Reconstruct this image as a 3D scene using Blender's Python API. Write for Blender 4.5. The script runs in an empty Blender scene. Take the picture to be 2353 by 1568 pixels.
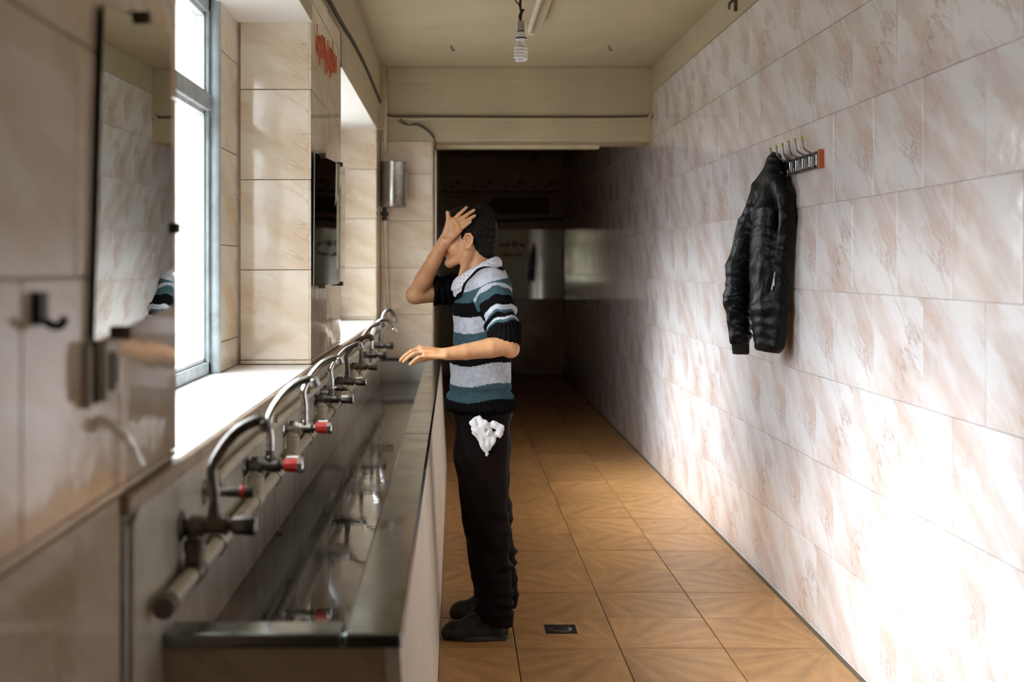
import bpy, math, random
import numpy as np
from mathutils import Vector, Matrix

R = math.radians
random.seed(11)
C = bpy.context.scene.collection
SC = bpy.context.scene

# ---------------------------------------------------------------- camera, sky, exposure
H, FPX, VX, VY = 1.48, 2830.0, 1045.0, 610.0        # eye height, focal length in px, vanishing point
def at(x, y, Y):
    """world point seen at photo pixel (x, y) when it stands Y metres in front of the camera"""
    return Vector(((x - VX) * Y / FPX, Y, H - (y - VY) * Y / FPX))

cam_d = bpy.data.cameras.new('camera')
cam = bpy.data.objects.new('camera', cam_d); C.objects.link(cam)
cam.location = (0, 0, H); cam.rotation_euler = (R(90), 0, 0)
cam_d.sensor_width = 36.0
cam_d.lens = FPX / 2353 * 36.0
cam_d.shift_x = (1176.5 - VX) / 2353
cam_d.shift_y = (VY - 784.0) / 2353
cam_d.clip_start = 0.05
cam_d.dof.use_dof = True
cam_d.dof.focus_distance = 5.0
cam_d.dof.aperture_fstop = 2.4
SC.camera = cam

SC.view_settings.view_transform = 'Standard'
SC.view_settings.look = 'None'
SC.view_settings.gamma = 1.0
SC.view_settings.use_curve_mapping = False
SC.view_settings.exposure = 0.76
SC.cycles.use_denoising = True
SC.cycles.max_bounces = 10
SC.cycles.diffuse_bounces = 5
SC.cycles.glossy_bounces = 5
SC.cycles.transparent_max_bounces = 12
SC.cycles.sample_clamp_indirect = 6.0
SC.cycles.caustics_reflective = False
SC.cycles.caustics_refractive = False

SKY = 11.5
world = bpy.data.worlds.new('sky'); SC.world = world; world.use_nodes = True
wt = world.node_tree; wt.nodes.clear()
tc = wt.nodes.new('ShaderNodeTexCoord'); sx = wt.nodes.new('ShaderNodeSeparateXYZ')
rp = wt.nodes.new('ShaderNodeValToRGB'); bg = wt.nodes.new('ShaderNodeBackground'); wo = wt.nodes.new('ShaderNodeOutputWorld')
mr = wt.nodes.new('ShaderNodeMapRange'); mr.inputs[1].default_value = -1; mr.inputs[2].default_value = 1
wt.links.new(tc.outputs['Generated'], sx.inputs[0]); wt.links.new(sx.outputs['Z'], mr.inputs[0])
wt.links.new(mr.outputs[0], rp.inputs[0]); wt.links.new(rp.outputs[0], bg.inputs[0]); wt.links.new(bg.outputs[0], wo.inputs[0])
el = rp.color_ramp.elements                        # overcast sky: brighter towards the zenith, grey yard below the horizon
el[0].position = 0.0; el[0].color = (.05, .048, .045, 1)
el[1].position = 1.0; el[1].color = (1.0, 1.0, 1.0, 1)
e = el.new(.49); e.color = (.07, .068, .062, 1)
e = el.new(.51); e.color = (.30, .31, .325, 1)
e = el.new(.75); e.color = (.75, .755, .77, 1)
bg.inputs[1].default_value = SKY

def portal(name, x, y0, y1, z0, z1):
    l = bpy.data.lights.new(name, 'AREA'); l.shape = 'RECTANGLE'; l.size = y1 - y0; l.size_y = z1 - z0
    l.cycles.is_portal = True
    o = bpy.data.objects.new(name, l); C.objects.link(o)
    o.location = (x, (y0 + y1) / 2, (z0 + z1) / 2)
    o.rotation_euler = Matrix(((0, 0, -1), (1, 0, 0), (0, -1, 0))).to_euler()   # local -Z to +X, local X along Y
    return o
sun = bpy.data.lights.new('hazy_sun', 'SUN'); sun.energy = 8.2; sun.angle = R(31); sun.color = (.97, .985, 1.0)
so = bpy.data.objects.new('hazy_sun', sun); C.objects.link(so)
SUN_EL, SUN_AZ = R(29), R(17)
so.rotation_euler = Vector((math.cos(SUN_EL) * math.cos(SUN_AZ), math.cos(SUN_EL) * math.sin(SUN_AZ), -math.sin(SUN_EL))).to_track_quat('-Z', 'Y').to_euler()
portal('sky_portal', -.97, 2.43, 4.36, 1.10, 2.414)
portal('sky_portal', -.97, 5.93, 8.63, 1.10, 2.44)

# ---------------------------------------------------------------- materials
def nodes(name):
    m = bpy.data.materials.new(name); m.use_nodes = True
    nt = m.node_tree; b = nt.nodes['Principled BSDF']
    return m, nt, b
def N(nt, kind, **kw):
    n = nt.nodes.new(kind)
    for k, v in kw.items():
        if k.startswith('i_'):
            key = k[2:]; key = int(key) if key.isdigit() else key
            n.inputs[key].default_value = v
        else: setattr(n, k, v)
    return n
def ramp(nt, src, stops, interp='LINEAR'):
    r = nt.nodes.new('ShaderNodeValToRGB'); r.color_ramp.interpolation = interp
    els = r.color_ramp.elements
    while len(els) < len(stops): els.new(.5)
    for e, (p, c) in zip(els, stops):
        e.position = p; e.color = (c[0], c[1], c[2], 1) if not isinstance(c, (int, float)) else (c, c, c, 1)
    nt.links.new(src, r.inputs[0]); return r.outputs[0]
def math_n(nt, op, a, b=None):
    n = nt.nodes.new('ShaderNodeMath'); n.operation = op
    for i, v in enumerate((a, b)):
        if v is None: continue
        if isinstance(v, (int, float)): n.inputs[i].default_value = v
        else: nt.links.new(v, n.inputs[i])
    return n.outputs[0]
def mixc(nt, fac, a, b, mode='MIX'):
    n = nt.nodes.new('ShaderNodeMix'); n.data_type = 'RGBA'; n.blend_type = mode
    for i, v in ((0, fac), (6, a), (7, b)):
        if isinstance(v, (int, float)): n.inputs[i].default_value = v
        elif isinstance(v, tuple): n.inputs[i].default_value = (*v, 1) if len(v) == 3 else v
        else: nt.links.new(v, n.inputs[i])
    return n.outputs[2]
def bump(nt, b, h, strength, dist=.01):
    n = N(nt, 'ShaderNodeBump'); n.inputs['Strength'].default_value = strength; n.inputs['Distance'].default_value = dist
    nt.links.new(h, n.inputs['Height']); nt.links.new(n.outputs[0], b.inputs['Normal'])
def objco(nt, scale=(1, 1, 1), rot=(0, 0, 0), loc=(0, 0, 0)):
    t = N(nt, 'ShaderNodeTexCoord'); m = N(nt, 'ShaderNodeMapping')
    m.inputs['Scale'].default_value = scale; m.inputs['Rotation'].default_value = rot; m.inputs['Location'].default_value = loc
    nt.links.new(t.outputs['Object'], m.inputs[0]); return m.outputs[0]
def noise(nt, co, scale, detail=4, rough=.55, dist=0.0, w=None):
    n = N(nt, 'ShaderNodeTexNoise'); n.inputs['Scale'].default_value = scale; n.inputs['Detail'].default_value = detail
    n.inputs['Roughness'].default_value = rough; n.inputs['Distortion'].default_value = dist
    nt.links.new(co, n.inputs['Vector'])
    if w is not None:
        n.noise_dimensions = '4D'; nt.links.new(w, n.inputs['W'])
    return n.outputs[0]

def plain(name, col, rough=.5, metal=0.0, var=.12, scale=12, bmp=0.0, spec=.5):
    m, nt, b = nodes(name)
    co = objco(nt)
    n = noise(nt, co, scale, 5)
    dark = tuple(c * (1 - var) for c in col); light = tuple(min(1, c * (1 + var)) for c in col)
    nt.links.new(ramp(nt, n, [(.3, dark), (.7, light)]), b.inputs['Base Color'])
    b.inputs['Roughness'].default_value = rough; b.inputs['Metallic'].default_value = metal
    b.inputs['Specular IOR Level'].default_value = spec
    if bmp: bump(nt, b, noise(nt, co, scale * 6, 4), bmp, .004)
    return m

def marble(name, base, blush, vein, rough=.1, variants=3.0, strength=1.0, steep=R(37)):
    """glazed wall tile printed with slanting marble veins; the print repeats from tile to tile"""
    m, nt, b = nodes(name)
    oi = N(nt, 'ShaderNodeObjectInfo')
    w = math_n(nt, 'MULTIPLY', math_n(nt, 'FLOOR', math_n(nt, 'MULTIPLY', oi.outputs['Random'], variants)), 3.7)
    co = objco(nt, (1, 1, 1), (0, -steep, 0))           # turn so that local x runs along the veins
    st = N(nt, 'ShaderNodeMapping'); st.inputs['Scale'].default_value = (1.7, 1, 7.5); nt.links.new(co, st.inputs[0])
    warp = N(nt, 'ShaderNodeTexNoise'); warp.inputs['Scale'].default_value = 5.0; nt.links.new(co, warp.inputs[0])
    ad = N(nt, 'ShaderNodeVectorMath', operation='MULTIPLY_ADD'); nt.links.new(warp.outputs['Color'], ad.inputs[0])
    ad.inputs[1].default_value = (.35, .35, .55); nt.links.new(st.outputs[0], ad.inputs[2])
    big = noise(nt, ad.outputs[0], 1.0, 4, .6, 0, w)
    cloud = ramp(nt, big, [(.46, 0.0), (.74, 1.0)])
    fine = noise(nt, ad.outputs[0], 2.0, 7, .68, .3, w)
    ridge = math_n(nt, 'ABSOLUTE', math_n(nt, 'SUBTRACT', fine, .52))
    line = ramp(nt, ridge, [(0.0, 1.0), (.030, .0)])
    patch = ramp(nt, noise(nt, co, 4.2, 2, .5, 0, w), [(.42, 0.0), (.70, 1.0)])
    v = math_n(nt, 'MULTIPLY', math_n(nt, 'MULTIPLY', line, patch), .75 * strength)
    c = mixc(nt, math_n(nt, 'MULTIPLY', cloud, .85 * strength), base, blush)
    c = mixc(nt, v, c, vein)
    nt.links.new(c, b.inputs['Base Color'])
    b.inputs['Roughness'].default_value = rough
    b.inputs['Specular IOR Level'].default_value = .55
    bump(nt, b, noise(nt, co, 7.0, 2), .06, .02)
    return m

M = {}
M['tile_right'] = marble('tile_pink_marble', (.77, .745, .75), (.56, .40, .325), (.32, .17, .105), .09)
M['tile_left'] = marble('tile_cream_marble', (.76, .665, .535), (.58, .41, .25), (.42, .25, .13), .07, steep=R(24))
M['tile_panel'] = marble('tile_panel_marble', (.82, .79, .69), (.52, .45, .34), (.40, .30, .2), .16, steep=R(75), strength=.7)
M['tile_front'] = marble('trough_front_tile', (.74, .68, .58), (.62, .54, .43), (.50, .41, .30), .42, steep=R(88), strength=.8)
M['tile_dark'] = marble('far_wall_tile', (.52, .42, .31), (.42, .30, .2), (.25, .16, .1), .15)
M['grout_light'] = plain('grout_light', (.80, .77, .74), .85, var=.2, scale=5, bmp=.2)
M['grout_mid'] = plain('grout_mid', (.46, .40, .32), .85, bmp=.2)
M['near_wall'] = plain('near_wall_paint', (.46, .42, .36), .8)
M['grout_dark'] = plain('grout_dark', (.20, .17, .14), .9, bmp=.2)
M['grout_floor'] = plain('grout_floor', (.16, .115, .07), .9, bmp=.2)
M['paint'] = plain('ceiling_paint', (.46, .39, .255), .75, var=.07, scale=3, bmp=.06)
M['paint_soffit'] = plain('soffit_paint', (.78, .75, .70), .7, var=.04, scale=4)
M['sill'] = plain('sill_stone', (.86, .85, .83), .35, var=.05, scale=6)
M['nose'] = plain('sill_nose', (.40, .30, .20), .5, var=.25, scale=9)
M['frame'] = plain('window_frame_paint', (.33, .38, .40), .45, var=.22, scale=14, bmp=.15)
M['frame_light'] = plain('window_bead_paint', (.62, .63, .62), .5, var=.12, scale=14)
M['chrome'] = plain('chrome', (.62, .62, .62), .14, 1.0, var=.25, scale=30)
M['chrome_dark'] = plain('chrome_darker', (.20, .19, .18), .28, 1.0, var=.45, scale=35)  # darker chrome; on the taps the dark room's reflection is put into the colour
M['brass_dark'] = plain('tap_body_dark', (.17, .14, .11), .42, .8, var=.4, scale=40, bmp=.2)  # dark brown metal; on the taps it also stands in for that reflection
M['red'] = plain('red_plastic', (.55, .045, .03), .3, var=.2, scale=60)
M['cream_pipe'] = plain('cream_plastic', (.64, .59, .46), .4, var=.14, scale=18)
M['cap_grey'] = plain('pipe_cap', (.16, .12, .10), .6)
M['black'] = plain('black_plastic', (.012, .012, .012), .45)
M['black_wire'] = plain('black_wire', (.018, .015, .013), .5)
M['white_plastic'] = plain('white_plastic', (.80, .80, .77), .35, var=.05)
M['grey_plastic'] = plain('grey_plastic', (.33, .30, .24), .5)
M['bulb_glass'] = plain('cfl_tube', (.92, .91, .90), .22, var=.03)
M['switch'] = plain('switch_plastic', (.56, .53, .42), .4, var=.1)
M['red_paint'] = plain('red_spray_paint', (.66, .17, .07), .6, var=.3, scale=40)
M['red_letter'] = plain('red_lettering', (.42, .025, .02), .6)
M['sign_letter'] = plain('sign_lettering', (.34, .045, .05), .6)
M['sign'] = plain('sign_board', (.02, .018, .017), .4)
M['wood_strip'] = plain('painted_lath', (.66, .58, .42), .6, var=.1)
M['rubber'] = plain('rubber_sole', (.028, .026, .022), .7, var=.3)
M['orange'] = plain('orange_end_cap', (.55, .12, .05), .5)
M['lime'] = plain('hook_tip_yellow', (.45, .42, .10), .4)
M['stick'] = plain('stick', (.42, .34, .22), .7)

def mirror_mat(name, tint, rough=.01):
    m, nt, b = nodes(name)
    co = objco(nt)
    nt.links.new(ramp(nt, noise(nt, co, 5, 4), [(.3, tuple(c * .95 for c in tint)), (.7, tint)]), b.inputs['Base Color'])
    b.inputs['Metallic'].default_value = 1.0; b.inputs['Roughness'].default_value = rough
    return m
M['mirror'] = mirror_mat('mirror_glass', (.62, .64, .58))
M['mirror_far'] = mirror_mat('mirror_glass_old', (.58, .60, .52), .02)
M['mirror_edge'] = plain('mirror_edge', (.015, .016, .016), .3)

def steel(name, col, rough, streak=.35):
    m, nt, b = nodes(name)
    co = objco(nt, (1, .5, 1))
    n = noise(nt, co, 4.0, 6, .6)
    nt.links.new(ramp(nt, n, [(.25, tuple(c * (1 - streak) for c in col)), (.75, col)]), b.inputs['Base Color'])
    b.inputs['Metallic'].default_value = 1.0
    nt.links.new(ramp(nt, noise(nt, objco(nt), 9, 5), [(.3, rough * .6), (.75, rough * 1.5)]), b.inputs['Roughness'])
    bump(nt, b, noise(nt, objco(nt, (1, .4, 1)), 5, 2), .02, .01)
    return m
M['steel'] = steel('trough_steel', (.27, .295, .285), .17, .10)
M['steel_tank'] = steel('tank_steel', (.50, .48, .44), .24)
m, nt, b = nodes('wet_basin_floor')                      # stained stone chips under a film of water
co = objco(nt)
n1 = ramp(nt, noise(nt, objco(nt, (5, .55, 1)), 2.6, 7, .65), [(.36, (.018, .017, .012)), (.54, (.050, .046, .034)), (.70, (.17, .16, .13))])
n2 = ramp(nt, noise(nt, co, 60, 3), [(.4, .75), (.7, 1.15)])
nt.links.new(mixc(nt, 1.0, n1, n2, 'MULTIPLY'), b.inputs['Base Color'])
nt.links.new(ramp(nt, noise(nt, co, 3, 5), [(.4, .02), (.7, .16)]), b.inputs['Roughness'])
b.inputs['Specular IOR Level'].default_value = .5
b.inputs['Coat Weight'].default_value = .12; b.inputs['Coat Roughness'].default_value = .03
bump(nt, b, noise(nt, co, 18, 3), .05, .006)
M['wet'] = m

m, nt, b = nodes('floor_tile_glaze')                     # rays fanning out of one corner of every tile
co = objco(nt); s = N(nt, 'ShaderNodeSeparateXYZ'); nt.links.new(co, s.inputs[0])
u = math_n(nt, 'ADD', s.outputs['X'], .2015); v = math_n(nt, 'ADD', s.outputs['Z'], .2035)
ang = math_n(nt, 'ARCTAN2', v, u)
rad = math_n(nt, 'SQRT', math_n(nt, 'ADD', math_n(nt, 'MULTIPLY', u, u), math_n(nt, 'MULTIPLY', v, v)))
cmb = N(nt, 'ShaderNodeCombineXYZ'); nt.links.new(math_n(nt, 'MULTIPLY', ang, 4.2), cmb.inputs[0]); nt.links.new(math_n(nt, 'MULTIPLY', rad, .55), cmb.inputs[1])
rays = noise(nt, cmb.outputs[0], 1.5, 3, .55)
saw = math_n(nt, 'FRACT', math_n(nt, 'MULTIPLY', ang, 3.2))
rr = math_n(nt, 'ADD', math_n(nt, 'MULTIPLY', rays, .88), math_n(nt, 'MULTIPLY', saw, .12))
c = ramp(nt, rr, [(.30, (.36, .190, .070)), (.50, (.46, .240, .085)), (.74, (.54, .305, .120))])
spots = ramp(nt, noise(nt, co, 14, 6, .62), [(.3, .80), (.7, 1.10)])
c = mixc(nt, 1.0, c, spots, 'MULTIPLY')
oi = N(nt, 'ShaderNodeObjectInfo')
c = mixc(nt, 1.0, c, ramp(nt, oi.outputs['Random'], [(0, .86), (1, 1.06)]), 'MULTIPLY')
nt.links.new(c, b.inputs['Base Color'])
nt.links.new(ramp(nt, noise(nt, co, 9, 4), [(.2, .34), (.8, .46)]), b.inputs['Roughness'])
bump(nt, b, noise(nt, co, 30, 4), .08, .004)
M['floor'] = m

m, nt, b = nodes('floral_band_tile')                     # printed sprays of brown flowers on beige
co = objco(nt)
vo = N(nt, 'ShaderNodeTexVoronoi'); vo.inputs['Scale'].default_value = 17; nt.links.new(co, vo.inputs[0])
dots = ramp(nt, vo.outputs['Distance'], [(.30, 1.0), (.42, .0)])
clump = ramp(nt, noise(nt, objco(nt, (1, 1, 1.4)), 5.0, 2), [(.50, 0.0), (.58, 1.0)])
nt.links.new(mixc(nt, math_n(nt, 'MULTIPLY', dots, clump), (.50, .38, .26), (.14, .05, .03)), b.inputs['Base Color'])
b.inputs['Roughness'].default_value = .3
M['floral'] = m

m, nt, b = nodes('frosted_pane')                         # thin frosted glass: part clear, part scattering
out = nt.nodes['Material Output']; nt.nodes.remove(b)
tr = N(nt, 'ShaderNodeBsdfTransparent'); tr.inputs[0].default_value = (.93, .95, .96, 1)
tl = N(nt, 'ShaderNodeBsdfTranslucent'); tl.inputs[0].default_value = (.90, .93, .96, 1)
gl = N(nt, 'ShaderNodeBsdfGlossy'); gl.inputs['Roughness'].default_value = .35; gl.inputs[0].default_value = (.8, .8, .8, 1)
co = objco(nt); f = ramp(nt, noise(nt, co, 2.0, 3), [(.3, .07), (.7, .13)])
m1 = N(nt, 'ShaderNodeMixShader'); nt.links.new(f, m1.inputs[0]); nt.links.new(tr.outputs[0], m1.inputs[1]); nt.links.new(tl.outputs[0], m1.inputs[2])
m2 = N(nt, 'ShaderNodeMixShader'); m2.inputs[0].default_value = .05; nt.links.new(m1.outputs[0], m2.inputs[1]); nt.links.new(gl.outputs[0], m2.inputs[2])
nt.links.new(m2.outputs[0], out.inputs[0])
M['pane'] = m

# ---------------------------------------------------------------- mesh helpers
def wloc(o):
    v = Vector((0, 0, 0))
    while o is not None:
        v += o.location; o = o.parent
    return v
def link(o, parent=None):
    C.objects.link(o)
    if parent is not None: o.parent = parent
    return o
def catmull(pts, n=8):
    P = [Vector(p) for p in pts]; P = [P[0] * 2 - P[1]] + P + [P[-1] * 2 - P[-2]]
    out = []
    for i in range(1, len(P) - 2):
        a, b_, c_, d = P[i - 1:i + 3]
        for k in range(n):
            t = k / n
            out.append(.5 * ((2 * b_) + (c_ - a) * t + (2 * a - 5 * b_ + 4 * c_ - d) * t * t + (3 * b_ - a - 3 * c_ + d) * t ** 3))
    out.append(P[-2]); return out
class MB:
    def __init__(s): s.v = []; s.f = []
    def add(s, vs, fs):
        o = len(s.v); s.v += [tuple(p) for p in vs]; s.f += [tuple(i + o for i in f) for f in fs]; return s
    def box(s, a, b_):
        x0, y0, z0 = (min(p, q) for p, q in zip(a, b_)); x1, y1, z1 = (max(p, q) for p, q in zip(a, b_))
        return s.hexa([(x0, y0, z0), (x1, y0, z0), (x1, y1, z0), (x0, y1, z0), (x0, y0, z1), (x1, y0, z1), (x1, y1, z1), (x0, y1, z1)])
    def hexa(s, p):
        return s.add(p, [(0, 3, 2, 1), (4, 5, 6, 7), (0, 1, 5, 4), (1, 2, 6, 5), (2, 3, 7, 6), (3, 0, 4, 7)])
    def tube(s, pts, r, n=10, cap=True):
        P = [Vector(p) for p in pts]; m_ = len(P); rs = r if isinstance(r, (list, tuple)) else [r] * m_
        T = [(P[min(i + 1, m_ - 1)] - P[max(i - 1, 0)]).normalized() for i in range(m_)]
        a = Vector((0, 0, 1)) if abs(T[0].z) < .9 else Vector((1, 0, 0))
        nrm = (a - T[0] * a.dot(T[0])).normalized()
        vs, fs = [], []
        for i in range(m_):
            nrm = (nrm - T[i] * nrm.dot(T[i])).normalized(); bn = T[i].cross(nrm)
            for k in range(n):
                t = 2 * math.pi * k / n
                vs.append(P[i] + (nrm * math.cos(t) + bn * math.sin(t)) * rs[i])
        for i in range(m_ - 1):
            for k in range(n):
                k2 = (k + 1) % n
                fs.append((i * n + k, i * n + k2, (i + 1) * n + k2, (i + 1) * n + k))
        if cap:
            fs.append(tuple(range(n - 1, -1, -1))); fs.append(tuple((m_ - 1) * n + k for k in range(n)))
        return s.add(vs, fs)
    def lathe(s, origin, axis, prof, n=20):
        """prof: list of (distance along axis, radius)"""
        o = Vector(origin); ax = Vector(axis).normalized()
        return s.tube_exact([o + ax * d for d, r in prof], [r for d, r in prof], ax, n)
    def tube_exact(s, P, rs, ax, n):
        a = Vector((0, 0, 1)) if abs(ax.z) < .9 else Vector((1, 0, 0))
        u_ = (a - ax * a.dot(ax)).normalized(); w_ = ax.cross(u_)
        vs, fs = [], []
        for p, r in zip(P, rs):
            for k in range(n):
                t = 2 * math.pi * k / n; vs.append(p + (u_ * math.cos(t) + w_ * math.sin(t)) * r)
        for i in range(len(P) - 1):
            for k in range(n):
                k2 = (k + 1) % n; fs.append((i * n + k, i * n + k2, (i + 1) * n + k2, (i + 1) * n + k))
        fs.append(tuple(range(n - 1, -1, -1))); fs.append(tuple((len(P) - 1) * n + k for k in range(n)))
        return s.add(vs, fs)
    def prism(s, poly, d):
        """poly: 3-D outline, extruded by vector d"""
        n = len(poly); P = [Vector(p) for p in poly]; d = Vector(d)
        fs = [tuple(range(n - 1, -1, -1)), tuple(range(n, 2 * n))] + [(i, (i + 1) % n, n + (i + 1) % n, n + i) for i in range(n)]
        return s.add(P + [p + d for p in P], fs)
    def build(s, name, mat, parent=None, smooth=None, bevel=0.0, loc=None):
        off = wloc(parent) if parent is not None else Vector(loc or (0, 0, 0))
        me = bpy.data.meshes.new(name)
        me.from_pydata([tuple(Vector(p) - off) for p in s.v], [], s.f)
        import bmesh
        bm = bmesh.new(); bm.from_mesh(me); bmesh.ops.recalc_face_normals(bm, faces=bm.faces); bm.to_mesh(me); bm.free()
        me.materials.append(M[mat] if isinstance(mat, str) else mat)
        if smooth is not None:
            me.polygons.foreach_set('use_smooth', [True] * len(me.polygons)); me.set_sharp_from_angle(angle=R(smooth))
        o = bpy.data.objects.new(name, me)
        if parent is None and loc is not None: o.location = loc
        link(o, parent)
        if bevel:
            mo = o.modifiers.new('bevel', 'BEVEL'); mo.width = bevel; mo.segments = 2; mo.limit_method = 'ANGLE'
        return o
def tag(o, label=None, cat=None, group=None, kind=None):
    for k, v_ in (('label', label), ('category', cat), ('group', group), ('kind', kind)):
        if v_: o[k] = v_
    return o
def thing(name, loc, label, cat, group=None):
    o = bpy.data.objects.new(name, None); o.empty_display_size = .05; link(o); o.location = loc
    return tag(o, label, cat, group)
def struct(o): o['kind'] = 'structure'; return o

# ---------------------------------------------------------------- tiles: each one an object under its wall
_tm = {}
def tile_mesh(w, h, mat, t=.009, cx=0., cz=0.):
    key = (round(w, 3), round(h, 3), mat, t, round(cx, 3), round(cz, 3))
    if key in _tm: return _tm[key]
    c_ = .0014; a, d = w / 2, h / 2
    vs = []
    for yy, i in ((0, c_), (c_, 0), (t, 0)):
        for sx_, sz_ in ((-1, -1), (1, -1), (1, 1), (-1, 1)): vs.append((cx + sx_ * (a - i), yy, cz + sz_ * (d - i)))
    fs = [(0, 1, 2, 3)]
    for r_ in (0, 4):
        for k in range(4): k2 = (k + 1) % 4; fs.append((r_ + k, r_ + 4 + k, r_ + 4 + k2, r_ + k2))
    me = bpy.data.meshes.new('tile'); me.from_pydata(vs, [], fs); me.materials.append(M[mat]); _tm[key] = me
    return me
def put_tile(parent, mesh, pos, rot, name='tile'):
    o = bpy.data.objects.new(name, mesh); link(o, parent); o.location = Vector(pos) - wloc(parent); o.rotation_euler = rot
    return o
def fill(parent, rect, tw, th, u_off, v_off, bond, place, mat, gap=.0025, wob=.0022, name='tile'):
    """tile the rectangle (u0, u1, v0, v1); joints at u_off + k*tw (rows shifted by bond) and v_off + k*th"""
    u0, u1, v0, v1 = rect
    k = math.floor((v0 - v_off) / th + 1e-6)
    while v_off + k * th < v1 - .01:
        a0, a1 = max(v0, v_off + k * th), min(v1, v_off + (k + 1) * th)
        off = u_off + (bond * tw if k % 2 else 0)
        j = math.floor((u0 - off) / tw + 1e-6)
        while off + j * tw < u1 - .01:
            b0, b1 = max(u0, off + j * tw), min(u1, off + (j + 1) * tw)
            if a1 - a0 > .012 and b1 - b0 > .012:
                cu, cv = off + (j + .5) * tw, v_off + (k + .5) * th
                su = (b0 + b1) / 2 - cu; sv = (a0 + a1) / 2 - cv
                pos, rot, flip = place(cu, cv)
                me = tile_mesh(b1 - b0 - gap, a1 - a0 - gap, mat, cx=su * flip, cz=sv)
                rot = tuple(r_ + random.uniform(-wob, wob) for r_ in rot)
                put_tile(parent, me, pos, rot, name)
            j += 1
        k += 1
ROW = .3446
XR = 1.461          # right wall, tile face
XL = -.549          # left wall, tile face
ZC = 2.94           # ceiling
YB = 9.08           # beam and end of the trough
YE = 16.6           # far wall
SILL = 1.10

# floor
fl = struct(MB().box((-1.0, -1.6, -.12), (1.6, YE + .1, -.006)).build('floor', 'grout_floor'))
TX, TY, X0, Y0 = .403, .407, .236 - .403, 4.76 - 8 * .407
nx_, ny_ = 0, 0
for j in range(0, 37):
    for i in range(0, 5):
        x0 = X0 + i * TX - (0 if i else 0); x1 = x0 + TX
        y0 = Y0 + j * TY; y1 = min(y0 + TY, YE)
        a0 = max(x0, -.062 if y0 < YB else -.158); a1 = min(x1, XR - .004)
        if a1 - a0 < .03 or y1 - y0 < .03: continue
        rz = [(0, 90), (270, 180)][j % 2][i % 2]      # the fans of four tiles meet in one point
        w_, h_ = a1 - a0 - .005, y1 - y0 - .005
        ox, oy = (a0 + a1) / 2 - (x0 + x1) / 2, (y0 + y1) / 2 - (y0 + y0 + TY) / 2
        c_, s_ = round(math.cos(R(rz))), round(math.sin(R(rz)))
        lx, ly = c_ * ox + s_ * oy, -s_ * ox + c_ * oy
        if rz in (90, 270): w_, h_ = h_, w_
        me = tile_mesh(w_, h_, 'floor', cx=lx, cz=ly)
        put_tile(fl, me, ((x0 + x1) / 2, y0 + TY / 2, random.uniform(-.0006, .0006)), (R(-90) + random.uniform(-.0012, .0012), random.uniform(-.0012, .0012), R(rz)), 'floor_tile')

# right wall: eight courses laid in half bond, painted plaster strip above
wr = struct(MB().box((XR + .008, -1.6, -.1), (XR + .2, YE + .1, ZC + .1)).build('wall_right', 'grout_light'))
fill(wr, (1.35, YE, 0.004, 8 * ROW), .454, ROW, 4.979, 0, .5,
     lambda u_, v_: ((XR, u_, v_), (0, 0, R(-90)), -1), 'tile_right')
MB().box((XR - .006, -1.6, 8 * ROW + .002), (XR + .02, YE, ZC + .02)).build('plaster_band', 'paint', wr)
# ceiling
ce = struct(MB().box((-1.0, -1.6, ZC), (1.66, YE + .1, ZC + .15)).build('ceiling', 'paint'))
# wall behind the camera
struct(MB().box((-1.0, -1.7, -.1), (1.66, -1.6, ZC + .1)).build('wall_near', 'near_wall'))

# left wall: three piers, the wall under and over the windows
XW = -1.0
wl = MB()
bk = XL - .010
W1 = (2.43, 4.71); W2 = (5.93, 8.63)
ZH1, ZH2 = 2.414, 2.44
wl.box((XW, -1.6, -.1), (bk, YB + .0, SILL - .03))
wl.box((XW, -1.6, SILL - .03), (bk, W1[0], ZC + .05))
wl.box((XW, W1[1], SILL - .03), (bk, W2[0], ZC + .05))
wl.box((XW, W2[1], SILL - .03), (bk, YB, ZC + .05))
wl.box((XW, W1[0], ZH1), (bk, W1[1], ZC + .05))
wl.box((XW, W2[0], ZH2), (bk, W2[1], ZC + .05))
wl = struct(wl.build('wall_left', 'grout_mid'))
pl = lambda u_, v_: ((XL, u_, v_), (0, 0, R(90)), 1)
fill(wl, (-.3, W1[0], SILL + .004, ZC), .454, ROW, 1.56 + .0, SILL + .018 - ROW * 4 + .0, .5, pl, 'tile_left')
fill(wl, (-.3, 2.02, .02, SILL), .454, ROW, 1.56, SILL + .018 - ROW * 4, .5, pl, 'tile_left')
fill(wl, (W1[1] - .009, W2[0], SILL + .004, 8 * ROW - .16), .62, ROW, W1[1] - .009, SILL + .018, 0, pl, 'tile_left')
fill(wl, (W2[1] - .009, YB, SILL + .004, 8 * ROW - .16), .62, ROW, W2[1] - .009, SILL + .018, 0, pl, 'tile_left')
pr = lambda yy: (lambda u_, v_: ((u_, yy, v_), (0, 0, 0), 1))
fill(wl, (-.819, bk + .004, SILL + .002, ZH1), .40, ROW, -.819, SILL + .018, 0, pr(W1[1] - .010), 'tile_left')
fill(wl, (-.819, bk + .004, SILL + .002, ZH2), .40, ROW, -.819, SILL + .018, 0, pr(W2[1] - .010), 'tile_left')
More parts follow.
